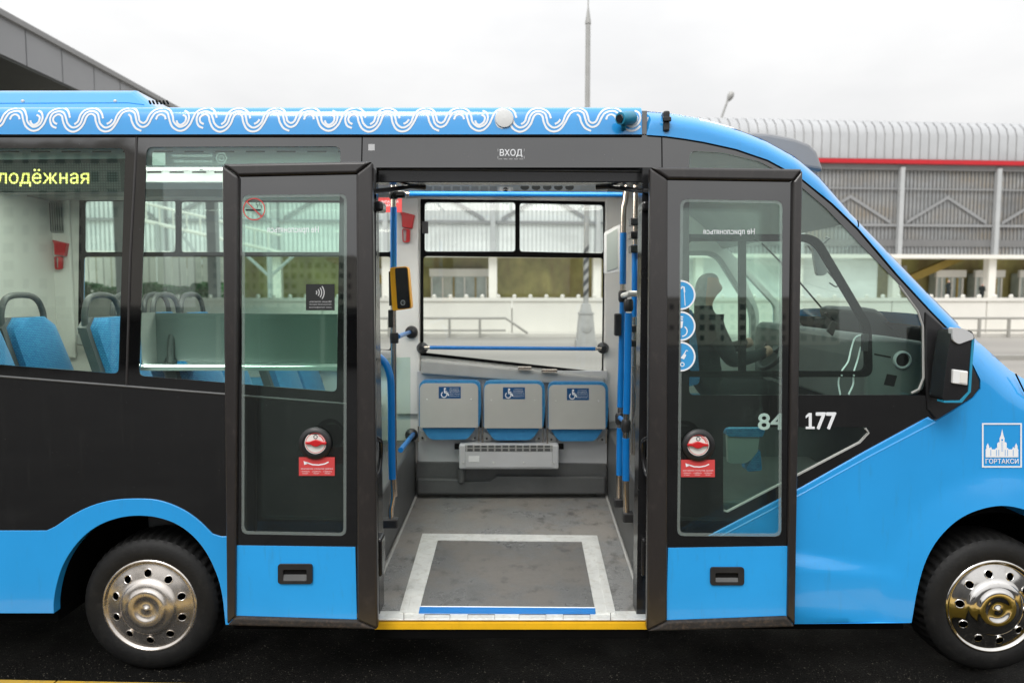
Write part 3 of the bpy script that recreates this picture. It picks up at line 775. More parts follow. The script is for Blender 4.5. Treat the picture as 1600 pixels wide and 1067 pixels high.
# ---- the blocks of flats on the photographer's side, mirrored in the bus glass
def flats(name, label, x0, x1, y, floors, bays, fh=3.0, dep=14):
    r = empty(name, ((x0 + x1) / 2, y - dep / 2, 0), label, 'apartment block')
    h = floors * fh + 1.2
    wl = box('wall', (x0, y - dep, 0), (x1, y, h), M['blockwall'], r, bevel=0)
    box('parapet', (x0 - 0.2, y - dep - 0.2, h + 0.002), (x1 + 0.2, y + 0.2, h + 0.7), M['blockwall'], r, bevel=0)
    bw = (x1 - x0) / bays; first = None
    for i in range(bays):
        for j in range(floors):
            ww = bw * (0.52 if (i % 3) else 0.34)
            c = Vector((x0 + bw * (i + 0.5), y + 0.02, 1.2 + j * fh + 0.85))
            if first is None:
                first = box('window', (c.x - bw * 0.24, y - 0.1, c.z - 0.85), (c.x + bw * 0.24, y + 0.03, c.z + 0.85), M['blockwin'], wl, bevel=0)
                l0 = first.location.copy(); c0 = c
            else:
                if random.random() < 0.12: continue
                o = first.copy(); COL.objects.link(o); o.location = l0 + (c - c0); o.scale = ((1.25, 0.7, 1.0)[i % 3] * random.uniform(0.92, 1.08), 1, random.choice((1.0, 1.0, 0.8)))
    return r
flats('apartment_block', 'tall pale block of flats mirrored in the leftmost bus windows', -104, -66, -112, 11, 13)
flats('apartment_block', 'pale block of flats mirrored in the left open door', -92, -46, -195, 8, 20)
flats('apartment_block', 'low pale block of flats mirrored in the right open door', 30, 95, -195, 4, 22)
def pavilion():
    r = empty('platform_shelter', (-22, -38, 0.16), 'dark low platform shelter mirrored in the bus windows', 'shelter')
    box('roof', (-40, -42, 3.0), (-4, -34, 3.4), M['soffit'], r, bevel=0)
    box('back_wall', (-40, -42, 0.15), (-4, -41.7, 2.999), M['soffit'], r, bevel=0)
    for k in range(7): box('post', (-39.5 + k * 5.8, -34.5, 0.15), (-39.3 + k * 5.8, -34.3, 2.999), M['railgrey'], r, bevel=0)
pavilion()

# ------------------------------------------------------------------ people
def figure(name, joints, bones, mats, zones, label, cat='person', parent=None, group=None):
    """joints: name -> (point, radius); one continuous skinned body; zones(point) picks the material"""
    names = list(joints); me = bpy.data.meshes.new(name)
    me.from_pydata([joints[n][0] for n in names], [(names.index(a), names.index(b)) for a, b in bones], [])
    o = bpy.data.objects.new(name, me); COL.objects.link(o)
    md = o.modifiers.new('skin', 'SKIN'); md.use_smooth_shade = True
    sk = me.skin_vertices[0].data if me.skin_vertices else None
    if sk is None:
        bm = bmesh.new(); bm.from_mesh(me); bm.verts.layers.skin.verify(); bm.to_mesh(me); bm.free(); sk = me.skin_vertices[0].data
    for i, n in enumerate(names):
        r_ = joints[n][1]; sk[i].radius = (r_, r_) if isinstance(r_, (int, float)) else r_
        sk[i].use_root = (i == 0)
    sb = o.modifiers.new('sub', 'SUBSURF'); sb.levels = 2; sb.render_levels = 2
    dg = bpy.context.evaluated_depsgraph_get()
    nm = bpy.data.meshes.new_from_object(o.evaluated_get(dg))
    bpy.data.objects.remove(o); bpy.data.meshes.remove(me)
    nm.materials.clear()
    for m in mats: nm.materials.append(m)
    for p in nm.polygons:
        p.use_smooth = True; p.material_index = zones(p.center)
    b = Vector(joints[names[0]][0])
    ob = bpy.data.objects.new(name, nm); nm.transform(Matrix.Translation(-b)); link(ob, parent, b)
    tag(ob, label, cat, group); return ob
def bystander(px, py0, py1, label, turn):
    Y = 56.0
    f0 = A(px, py1, Y); h = A(px, py0, Y).z - zd; x = f0.x; g = zd + 0.005
    P = lambda dx, dy, k: (x + dx * math.cos(turn) - dy * math.sin(turn), Y + dx * math.sin(turn) + dy * math.cos(turn), g + k * h)
    J = {'pelvis': (P(0, 0, .52), .15), 'waist': (P(0, 0, .62), .15), 'chest': (P(0, 0, .74), .19), 'neck': (P(0, 0, .84), .07), 'head': (P(0.02, 0, .9), .1), 'crown': (P(0.02, 0, .97), .08),
         'hl': (P(0, .1, .49), .12), 'kl': (P(0.03, .11, .28), .09), 'al': (P(0, .11, .05), .06), 'tl': (P(.14, .12, .025), .05),
         'hr': (P(0, -.1, .49), .12), 'kr': (P(-0.02, -.11, .28), .09), 'ar': (P(-.05, -.11, .05), .06), 'tr': (P(.1, -.12, .025), .05),
         'sl': (P(0, .2, .79), .09), 'el': (P(-.04, .27, .62), .07), 'wl': (P(.12, .2, .53), .05), 'sr': (P(0, -.2, .79), .09), 'er': (P(-.04, -.27, .62), .07), 'wr': (P(.12, -.2, .53), .05)}
    B = [('pelvis','waist'),('waist','chest'),('chest','neck'),('neck','head'),('head','crown'),('pelvis','hl'),('hl','kl'),('kl','al'),('al','tl'),('pelvis','hr'),('hr','kr'),('kr','ar'),('ar','tr'),
         ('chest','sl'),('sl','el'),('el','wl'),('chest','sr'),('sr','er'),('er','wr')]
    zh = g + .86 * h; zc = g + .94 * h
    figure('person', J, B, [M['jacket'], M['skin'], M['hair']], lambda c: 2 if c.z > zc else (1 if c.z > zh else 0), label)
bystander(1481, 437, 466, 'person in dark clothes standing on the station deck beneath the stair', R(-60))
bystander(1534, 443, 466, 'person in dark clothes walking past the station doors, nearest the white column', R(10))

# ------------------------------------------------------------------ THE BUS
FARY = 2.03
bus = empty('city_bus', (0, 1.0, 0), 'bright blue and black low-floor city minibus with its double doors wide open', 'bus')
trim = lambda px: 587 + 0.0794 * px
XR = S(-345, 500).x                     # rear end of the bus
zb = S(500, 210.5).z                    # lower edge of the blue roof band
FLZ = 0.294                             # floor height

# ---- roof with its blue cant rail
RP = [(0.0, 0.0), (0.003, 0.03), (0.007, 0.07), (0.012, 0.10), (0.020, 0.118), (0.032, 0.130), (0.05, 0.137), (0.1, 0.142), (0.25, 0.147), (0.5, 0.15), (0.95, 0.152)]
ye = ys(zb) - 0.004
XB = S(1003, 200).x
full = [(ye + a, zb + h) for a, h in RP]; full += [(FARY + 0.06 - (a), zb + h) for a, h in RP[::-1]]
def extr(name, prof, x0, x1, mat, n=1, **k):
    V = []; m = len(prof)
    for i in range(n + 1):
        x = x0 + (x1 - x0) * i / n; V += [(x, y, z) for y, z in prof]
    Fc = [(i*m+j, i*m+j+1, (i+1)*m+j+1, (i+1)*m+j) for i in range(n) for j in range(m - 1)]
    return mesh(name, V, Fc, mat, bus, smooth=True, auto=40, **k)
roof = extr('roof', full, XR, XB, M['blue'])
drip = box('drip_rail', (XR, ye - 0.006, zb - 0.012), (XB, ye + 0.02, zb - 0.001), M['dark'], roof, bevel=0.002)
box('roof_seam', (XB, ye - 0.003, zb - 0.001), (XB + 0.022, ye + 0.012, zb + 0.108), M['mull'], roof, bevel=0.002)
# white ribbon ornament along the band
def ornament():
    W = lambda x, y: (x / 1395.0, (y - (85 - 20 * x / 1395)) / (267 + 8 * x / 1395))
    P = 1395; D = -25
    A_ = [(545,295),(500,275),(482,220),(505,170),(560,150),(610,165),(635,210),(650,252),(690,286),(735,283),(775,250),(800,190),(832,155),(880,143),(932,165),(950,210),(962,252),(1005,285),(1050,278),(1095,240),(1120,180),(1165,127),(1240,107),(1300,132),(1325,180),(1337,225),(1370,243),(1403,225),(1430,170),(1480,120),(165+P,128+D),(225+P,152+D),(255+P,205+D),(265+P,252+D),(300+P,288+D),(335+P,298+D),(385+P,273+D),(410+P,220+D),(395+P,172+D),(360+P,153+D)]
    B_ = [(550,262),(520,245),(512,215),(530,190),(565,178),(595,195),(607,240),(640,298),(700,325),(760,305),(805,255),(828,200),(850,175),(880,170),(910,190),(922,240),(955,298),(1010,320),(1070,302),(1120,240),(1150,185),(1185,147),(1240,135),(1285,157),(1300,200),(1318,250),(1365,278),(1418,255),(1455,190),(1490,150),(160+P,158+D),(205+P,180+D),(222+P,230+D),(250+P,295+D),(310+P,331+D),(370+P,322+D),(420+P,275+D),(445+P,225+D),(472+P,172+D),(520+P,135+D),(590+P,122+D),(648+P,155+D),(672+P,215+D)]
    C_ = [(715,262),(750,235),(770,180),(810,132),(880,115),(942,135),(975,170),(988,208)]
    D_ = [(1025,255),(1055,240),(1075,215)]
    E_ = [(1228,168),(1252,190),(1265,235),(1300,287),(1355,312)]
    F_ = [(97,228),(112,196),(145,183),(178,197),(190,225)]
    G_ = [(292,233),(305,260),(332,270),(370,248),(382,215),(375,196),(350,184)]
    V = []; T = []
    XL = XR + 0.05; XE = XB - 0.004
    def pxx(s): return 24.4 + 226.6 * s + 1.575 * s * s if s > 0 else 24.4 + 226.6 * s
    # profile lookup: v (0 top .. 1 bottom) -> (y, z) on the band
    band = [(ye + a, zb + h) for a, h in RP[:7]]
    L = [0]
    for p, q in zip(band[:-1], band[1:]): L.append(L[-1] + math.hypot(q[0]-p[0], q[1]-p[1]))
    def bp(v):
        h = (1 - v) * 0.150; z = zb + h
        for p, q in zip(band[:-1], band[1:]):
            if p[1] <= z <= q[1] + 1e-9:
                t = (z - p[1]) / (q[1] - p[1]); return p[0] + (q[0]-p[0]) * t - 0.0012, z
        return band[0][0] - 0.0025, z
    for s in range(-3, 5):
        for st_ in (A_, B_, C_, D_, E_, F_, G_):
            pts = []
            for x, y in st_:
                u, v = W(x, y); px = pxx(s + u - 150 / 1395.0)
                wx = S(px, 190).x; pts.append(Vector((wx, (1 - v) * 0.150)))
            Q = catmull(pts, 4)
            cur = []
            runs = []
            for q in Q:
                if XL < q.x < XE: cur.append(q)
                else:
                    if len(cur) > 1: runs.append(cur)
                    cur = []
            if len(cur) > 1: runs.append(cur)
            for Qr in runs:
                n = len(V)
                for i, p in enumerate(Qr):
                    t = (Qr[min(i+1, len(Qr)-1)] - Qr[max(i-1, 0)]).normalized(); nn = Vector((-t.y, t.x)) * 0.0047
                    for e in (p + nn, p - nn):
                        y, z = bp(1 - e.y / 0.150); V.append((e.x, y, z))
                T += [(n+2*i, n+2*i+1, n+2*i+3, n+2*i+2) for i in range(len(Qr) - 1)]
    mesh('white_ribbon_ornament', V, T, M['whitep'], roof, label='white ribbon-like wave ornament along the blue roof band')
ornament()
# roof air conditioner
def aircon():
    z0 = zb + 0.14; y0 = 0.40; y1 = 1.70
    zt = A(100, 140, y0 + 0.12).z
    xa = XR + 0.35; xb = A(268, 162, y0).x; xc = A(207, 140, y0 + 0.1).x
    V = [(xa, y0, z0), (xb, y0, z0), (xb, y1, z0), (xa, y1, z0), (xa + 0.1, y0 + 0.12, zt), (xc, y0 + 0.12, zt), (xc, y1 - 0.12, zt), (xa + 0.1, y1 - 0.12, zt)]
    m = mesh('air_conditioner', V, [(0,1,5,4),(1,2,6,5),(2,3,7,6),(3,0,4,7),(4,5,6,7)], M['blue'], bus, bevel=0.03, seg=3)
    for k in range(6):
        a = A(233 + k * 6, 158, y0); 
        pts = [A(232 + k * 5.5, 157.5, y0 - 0.0), A(236 + k * 5.5, 163, y0 - 0.0)]
        tube('louvre', [p + Vector((0, -0.004 + 0.012 * (1 - i), 0)) for i, p in enumerate(pts)], 0.005, M['dark'], m, n=6)
    for px in (37, 181):
        p = A(px, 159, y0 + 0.02); lathe('bolt', [(0.008, 0), (0.008, 0.01), (0, 0.012)], p, M['alu'], m, n=10)
    tube('joint_line', [A(-300, 163, y0 + 0.005), A(200, 161, y0 + 0.005), A(225, 164, y0 - 0.002)], 0.003, M['skyst'], m, n=6)
aircon()
# things fixed to the band: white cover disc, turquoise camera, marker lamp
p = S(788, 186, 0.0)
lathe('cover_disc', [(0.044, -0.03), (0.044, 0.002), (0.041, 0.007), (0.03, 0.009), (0, 0.010)], (p.x, p.y - 0.004, p.z), M['white'], bus, n=28)
def side_camera():
    p = S(976, 187, 0.03)
    c = tube('surveillance_camera', [p + Vector((0.035, 0.03, 0.012)), p + Vector((0.03, 0.01, 0.01)), p + Vector((-0.015, -0.03, -0.003)), p + Vector((-0.028, -0.042, -0.006))], [0.030, 0.032, 0.031, 0.028], M['camblue'], bus, n=20)
    tube('lens', [p + Vector((-0.029, -0.043, -0.0065)), p + Vector((-0.033, -0.047, -0.0075))], [0.02, 0.018], M['lens'], c, n=16)
    tube('bracket', [p + Vector((0.0, 0.03, -0.035)), p + Vector((-0.005, -0.005, -0.03)), p + Vector((-0.002, -0.01, -0.012))], 0.013, M['camblue'], c, n=10)
side_camera()
p = S(1040, 190, 0.0)
ml = box('marker_lamp', (p.x - 0.014, p.y - 0.022, p.z - 0.05), (p.x + 0.016, p.y + 0.04, p.z + 0.045), M['blackpl'], bus, bevel=0.008)
box('clip', (p.x - 0.02, p.y - 0.034, p.z - 0.008), (p.x + 0.02, p.y - 0.023, p.z + 0.014), M['blacksm'], ml, bevel=0.004)

# ---- upper side left of the doorway: black panel with two windows
W1 = roundpoly([(-215, 232), (196, 232), (185, 584), (-215, 553)], [10, 12, 9, 10])
W2 = roundpoly([(229, 230), (532, 229), (526, 612), (217, 587)], [10, 10, 8, 8])
ul = panel('upper_side_panel', [(-345, 214), (0, 213.2), (300, 211.5), (588, 211), (588, trim(588)), (-345, trim(-345))], 0.0, 0.006, M['black'], bus, holes=[W1, W2])
for w in ([(-222, 225), (203, 225), (192, 592), (-222, 560)], [(222, 223), (539, 222), (533, 620), (210, 594)]):
    panel('side_window', w, -0.0068, 0.005, M['glass'], ul)
tube('window_trim', [S(-345, trim(-345) + 1, 0.004), S(588, trim(588) + 1, 0.004)], 0.0055, M['greyd'], bus, n=8)
tube('pillar_rib', [S(214, 213, 0.0), S(204, 400, 0.0), S(198, trim(198) - 2, 0.0)], 0.006, M['seal'], bus, n=8)
tube('pillar_rib', [S(566, 213, 0.0), S(565, 262, 0.0)], 0.003, M['dark'], bus, n=6)
# ---- lower black panel and blue skirt with the rear wheel arch
BL = [(-345, 829)] + [tuple(v) for v in catmull([(72, 829), (88, 821), (110, 806), (140, 791), (172, 782), (205, 779), (245, 781), (280, 793), (308, 811), (332, 834)], 4)] + [(345, 838), (588, 838)]
panel('lower_side_panel', [(-345, trim(-345) + 2.0), (588, trim(588) + 2.0)] + BL[::-1], 0.002, 0.01, M['black'], bus)
ARCH = [(84, 958), (84, 940), (88, 915), (97, 886), (113, 858), (136, 833), (164, 816), (200, 806.5), (238, 807), (272, 817), (300, 836), (322, 863), (338, 896), (347, 930), (352, 975)]
ARCH = [tuple(v) for v in catmull(ARCH, 4)]
panel('side_skirt', BL + [(588, 976), (353, 976)] + ARCH[::-1] + [(-345, 958)], 0.008, 0.05, M['blue'], bus, bevel=0.006, seg=3)
# ---- door header
panel('door_header', [(588, 211), (1012, 211), (1012, 262), (588, 262)], 0.0, 0.05, M['black'], bus)
pbox('header_track', 586, 262, 1016, 285, 0.11, 0.2, M['blacksm'], bus)
tube('header_lip', [S(588, 264, -0.03), S(1014, 268, -0.03)], 0.006, M['greyd'], bus, n=8)
t = Flat(); t.text('ВХОД', 0, 0, 1, 1, bold=0.014); t.build('entrance_lettering', onS(781, 233.5, 816, 246, 0.002), M['whitep'], bus, label='white lettering over the doorway')
t = Flat()
for x in (0.0, 1.0): t.rect(x - 0.008, 0.05, x + 0.008, 0.30, 0); t.rect(x - 0.008, 0.7, x + 0.008, 0.95)
for k in range(5): t.rect(0.02 + k * 0.2, -0.02, 0.16 + k * 0.2, 0.03)
t.build('lettering_corner_marks', onS(778, 232, 819, 249, 0.002), M['greyl'], bus)
t = Flat(); t.rect(0, 0, 1, 1)
t.build('small_sticker', onS(575.5, 225.5, 585.5, 235.5, 0.0015), M['greyl'], bus)
for px in (1034,): tube('panel_seam', [S(px, 214, 0.0), S(px + 0.5, 262, 0.0)], 0.003, M['dark'], bus, n=6)

# ---- right of the doorway: black panel, cab window, quarter window
EDGE_IN = [(1012, 211), (1040, 213), (1070, 217), (1100, 222), (1150, 233), (1200, 250), (1250, 277), (1300, 318), (1340, 357), (1400, 427), (1450, 481), (1492, 524)]
DIAG = [(1463, 657), (1449, 653), (1352, 706), (1255, 761), (1105, 839), (1012, 887)]
FW = roundpoly([(1077, 236), (1130, 239), (1185, 252), (1235, 278), (1290, 325), (1345, 383), (1405, 444), (1436, 485), (1445, 510), (1445, 617), (1077, 617)], [12, 3, 3, 3, 3, 3, 12, 16, 12, 26, 8], 6)
LW = roundpoly([(1130, 667), (1364, 667), (1340, 693), (1130, 803)], [10, 14, 4, 8], 6)
ur = panel('cab_side_panel', EDGE_IN + [(1516, 562), (1531, 594), (1531, 607), (1520, 621)] + DIAG, 0.0, 0.006, M['black'], bus, holes=[FW, LW])
panel('cab_window', [(1070, 230), (1130, 233), (1190, 246), (1240, 272), (1296, 320), (1350, 378), (1410, 438), (1446, 480), (1452, 505), (1452, 624), (1070, 624)], -0.0068, 0.005, M['glass'], ur)
panel('quarter_window', [(1122, 660), (1368, 660), (1368, 680), (1345, 698), (1122, 811)], -0.0068, 0.005, M['glass'], ur)
# pale bevelled glass edges
def edge_strip(name, pts, w, mat):
    tube(name, [S(x, y, -0.004) for x, y in pts], w, mat, ur, n=6)
edge_strip('window_edge', [(1352, 669), (1357, 676), (1343, 691), (1240, 745), (1136, 799), (1131, 797)], 0.0065, M['greym'])
edge_strip('window_edge', [(1405, 446), (1434, 486), (1442, 510), (1443, 590), (1436, 608), (1424, 614)], 0.0055, M['greym'])
# black sliding-window frame inside the cab glass
SF = roundpoly([(1066, 366), (1278, 366), (1362, 508), (1364, 589), (1066, 589)], [4, 22, 14, 16, 4], 6)
SFi = roundpoly([(1076, 377), (1270, 377), (1351, 512), (1353, 580), (1076, 580)], [8, 20, 12, 12, 8], 6)
fr = panel('sliding_window_frame', SF, -0.02, 0.02, M['dark'], ur, holes=[SFi])
panel('sliding_window_post', [(1155, 377.5), (1166, 377.5), (1166, 579.5), (1155, 579.5)], -0.02, 0.02, M['dark'], ur)
pbox('window_latch', 1350, 522, 1357, 549, 0.06, 0.09, M['blackpl'], bus)
for px in (1315, 1334): lathe('rivet', [(0.005, 0), (0.004, 0.004), (0, 0.005)], S(px, 586.5, -0.018), M['greyl'], ur, n=8)

# ---- blue pillar, fender and nose
EDGE_OUT = [(1010, 168), (1040, 170.5), (1070, 174.5), (1100, 180), (1150, 194), (1200, 213), (1250, 240), (1290, 273), (1340, 331), (1400, 393), (1460, 455), (1512, 507)]
E = [(S(x, y).x, S(x, y).z) for x, y in EDGE_OUT]
def pdist(x, z, L):
    b = 9
    for (ax, az), (bx, bz) in zip(L[:-1], L[1:]):
        dx, dz = bx - ax, bz - az; t = max(0, min(1, ((x-ax)*dx + (z-az)*dz) / (dx*dx + dz*dz)))
        b = min(b, math.hypot(x - ax - dx*t, z - az - dz*t))
    return b
pl = panel('front_pillar', EDGE_OUT + EDGE_IN[::-1][:-1] + [(1010, 211)], 0.006, 0.03, M['blue'], bus, grid=0.022, smooth=True,
           disp=lambda x, z: -0.075 * max(0, 1 - pdist(x, z, E) / 0.075) ** 2 * 1.0)
tube('pillar_seal', [S(x, y + 1.0, 0.002) for x, y in EDGE_IN], 0.0045, M['dark'], pl, n=6)
def on_pillar(x, y):
    p = S(x, y, 0.006); p.y += 0.075 * max(0, 1 - pdist(p.x, p.z, E) / 0.075) ** 2 - 0.001; return p
sx = [on_pillar(1351, 343), on_pillar(1349, 346), on_pillar(1346, 350), on_pillar(1343, 354)]
tube('pillar_seam', sx, 0.003, M['dark'], pl, n=6)
NOSE = [(1512, 507), (1545, 532), (1572, 556), (1600, 582), (1660, 618), (1730, 650), (1785, 690), (1808, 760), (1815, 860), (1810, 975)]
FARCH = [(1706, 975), (1702, 930), (1690, 885), (1668, 843), (1636, 812), (1600, 795), (1562, 788), (1524, 795), (1492, 811), (1464, 838), (1444, 872), (1431, 915), (1421, 970)]
FARCH = [tuple(v) for v in catmull(FARCH, 4)]
crl = [(S(x, y).x, S(x, y).z) for x, y in ((1180, 868), (1255, 877), (1330, 888), (1400, 897))]
nose2 = [(S(x, y).x, S(x, y).z) for x, y in NOSE[:8]]
dg2 = [(S(x, y).x, S(x, y).z) for x, y in DIAG]
farc = [(S(x, y).x, S(x, y).z) for x, y in FARCH]
def zc_at(x):
    for (ax, az), (bx, bz) in zip(crl[:-1], crl[1:]):
        if ax <= x <= bx: return az + (bz - az) * (x - ax) / (bx - ax)
    return crl[0][1] if x < crl[0][0] else crl[-1][1]
def fender(x, z):
    d = 0.0
    fade = max(0, min(1, (crl[-1][0] + 0.05 - x) / 0.5))
    h = zc_at(x) - z                            # below the crease the sill swells outwards
    d += 0.022 * fade * max(0, min(1, (h + 0.03) / 0.035))
    d -= 0.02 * fade * max(0, min(1, (h - 0.20) / 0.1)) ** 2
    a = pdist(x, z, farc); d += 0.018 * max(0, 1 - a / 0.16) ** 1 * (1 if a < 0.16 else 0)
    if x > 1.9: d -= 0.10 * max(0, 1 - pdist(x, z, nose2) / 0.16) ** 2
    if x > 2.5: d -= 0.5 * (x - 2.5) ** 2
    return d
fd = panel('front_fender', [(1012, 889)] + [(x, y + 1.5) for x, y in DIAG[::-1][1:]] + [(1521, 622), (1532, 608), (1532, 593), (1517, 561), (1494, 525)] + NOSE + FARCH + [(1243, 974), (1012, 980)],
           0.014, 0.05, M['blue'], bus, grid=0.03, smooth=True, disp=fender)
# bright bevel along the diagonal edge
V = []; Fc = []
dd = [(1450, 651), (1352, 704), (1255, 759), (1105, 837), (1012, 885)]
de = [(1462, 660), (1354, 716), (1255, 771), (1105, 849), (1012, 896)]
for a, b in zip(dd, de): V += [S(*a, 0.002), S(*b, 0.0165)]
for i in range(len(dd) - 1): Fc.append((2*i, 2*i+1, 2*i+3, 2*i+2))
mesh('fender_bevel', V, Fc, M['blue'], fd)
tube('bonnet_seam', [S(1587, 584, -0.03), S(1600, 611, 0.01), S(1640, 650, 0.01)], 0.004, M['dark'], fd, n=6)
# sheet work across the front: cab roof, windscreen, bonnet, bumper
def across(name, L, mat, y_in=0.07, crown=0.04, thick=None):
    V = []; secs = [(0.0, 0.0), (0.05, 0.35), (0.18, 0.7), (0.45, 0.93), (0.98, 1.0)]
    secs = secs + [(1.96 - a, c) for a, c in secs[::-1][1:]]
    for i, (x, z) in enumerate(L):
        a = L[max(0, i-1)]; b = L[min(len(L)-1, i+1)]; t = Vector((b[0]-a[0], b[1]-a[1])).normalized(); n = Vector((-t.y, t.x))
        for s, c in secs: V.append((x + n.x * crown * c, ys(z) + y_in + s, z + n.y * crown * c))
    m = len(secs); Fc = [(i*m+j, i*m+j+1, (i+1)*m+j+1, (i+1)*m+j) for i in range(len(L)-1) for j in range(m-1)]
    return mesh(name, V, Fc, mat, bus, smooth=True)
EO = [(S(x, y).x, S(x, y).z) for x, y in EDGE_OUT]
across('cab_roof', EO[:9], M['blue'], 0.066)
across('windscreen', EO[8:], M['fglass'], 0.066)
NO = [(S(x, y).x, S(x, y).z) for x, y in NOSE]
across('bonnet', NO[:8], M['blue'], 0.10, 0.05); across('front_bumper', NO[7:], M['blue'], 0.10, 0.05)
across('cab_headlining', [(x - 0.035, z - 0.055) for x, z in EO[:9]], M['greym'], 0.05, 0.0)
across('scuttle_lining', [(x - 0.03, z - 0.035) for x, z in NO[:6]], M['blackpl'], 0.09, 0.02)
# grey sign fairing on the cab roof
def fairing():
    Y0, Y1 = 0.55, 1.55
    P_ = [(1170, 206), (1205, 208), (1240, 215), (1265, 224), (1277, 236), (1288, 268), (1250, 262), (1170, 232)]
    L = [(A(x, y, Y0).x, A(x, y, Y0).z) for x, y in P_]
    slab('roof_sign_fairing', L, lambda x, z: Y0, Y1 - Y0, M['fascia'], bus, bevel=0.02, seg=3)
fairing()
# rear wall and far outer skin close the body
box('rear_wall', (XR - 0.04, 0.05, 0.35), (XR - 0.001, FARY + 0.03, zb + 0.1), M['blue'], bus, bevel=0.02)

box('rear_lining', (XR + 0.001, 0.08, 0.6), (XR + 0.02, FARY - 0.02, zb + 0.06), M['cream'], bus, bevel=0)
# ---- mirror on its black triangle
mt = panel('mirror_mount', [(1447, 487), (1494, 527), (1516, 562), (1531, 594), (1531, 607), (1520, 621), (1463, 656), (1450, 640), (1446, 560)], 0.010, 0.02, M['blackpl'], bus, bevel=0.006)
def mirror():
    o = 0.16
    P_ = roundpoly([(1487, 513), (1519, 517), (1523, 527), (1516, 618), (1500, 629), (1472, 626), (1480, 560)], [6, 6, 8, 10, 10, 6, 4], 4)
    m = panel('door_mirror', P_, o, 0.10, M['blacksm'], bus, bevel=0.016, seg=3)
    sh = panel('mirror_shell', roundpoly([(1488, 511.5), (1505, 513), (1521, 522), (1522, 530), (1514, 532), (1498, 538), (1489, 532)], 4, 4), o + 0.012, 0.03, M['greyl'], m, bevel=0.008, seg=2)
    panel('indicator_lamp', [(1490, 577), (1513, 580), (1512, 602), (1489, 599)], o + 0.014, 0.02, M['white'], m, bevel=0.004)
    panel('indicator_lens', [(1501, 581), (1512, 582), (1511, 599), (1500, 598)], o + 0.017, 0.01, M['fwhite'], m)
    panel('mirror_edge', [(1519, 530), (1522, 530), (1517, 612), (1503, 629), (1475, 629), (1475, 626), (1500, 625.5), (1513, 612)], o + 0.004, 0.05, M['camblue'], m)
    tube('arm', [S(1500, 600, 0.14), S(1478, 598, 0.08), S(1466, 596, 0.0)], 0.03, M['blackpl'], m, n=12)
mirror()

# ---- emblem, fleet number
def emblem():
    t = Flat()
    for q in ((0, 0, 1, .035), (0, .965, 1, 1), (0, .035, .04, .965), (.96, .035, 1, .965)): t.rect(*q)
    t.text('ГОРТАКСИ', .09, .09, .91, .20, bold=0.012)
    sil = [(.09,.23),(.09,.40),(.11,.43),(.11,.48),(.145,.55),(.18,.48),(.18,.44),(.21,.44),(.225,.47),(.24,.44),(.25,.41),(.33,.41),(.35,.44),(.38,.44),(.38,.54),(.41,.57),(.44,.57),(.44,.66),(.47,.72),(.505,.87),(.54,.72),(.565,.66),(.565,.57),(.6,.57),(.62,.54),(.62,.44),(.65,.44),(.665,.41),(.75,.41),(.77,.44),(.78,.47),(.80,.44),(.82,.44),(.82,.48),(.855,.55),(.89,.48),(.89,.43),(.91,.40),(.91,.23)]
    t.poly(sil)
    for x in (.36, .42, .58, .64, .22, .78): t.rect(x - .006, .26, x + .006, .40, 1, 1)
    for k in range(5): t.rect(.485, .37 + k * .045, .498, .392 + k * .045, 1, 1); t.rect(.512, .37 + k * .045, .525, .392 + k * .045, 1, 1)
    t.rect(.485, .60, .525, .64, 1, 1)
    pf = lambda u, v, l: (lambda q: Vector((q.x, ys(q.z) - 0.014 - fender(q.x, q.z) - 0.003 - l, q.z)))(S(1535 + 62.5 * u, 730.5 - 69.5 * v, 0.02))
    t.build('company_emblem', pf, [M['whitep'], M['bluelt']], bus, label='white square emblem of a spired tower over lettering')
emblem()
t = Flat(); t.text('84', 0, 0, 1, 1, bold=0.02); t.build('fleet_number', onS(1185, 646, 1223, 671, 0.002), M['whitep'], bus)
t = Flat(); t.text('77', .35, 0, 1, 1, bold=0.03); t.rect(.0, 0, .30, .15); t.rect(.10, .15, .20, 1.0); t.poly([(.0, .66), (.0, .82), (.0999, 1.0), (.0999, .80)]); t.build('fleet_number', onS(1259, 645, 1306, 670, 0.002), M['whitep'], bus)

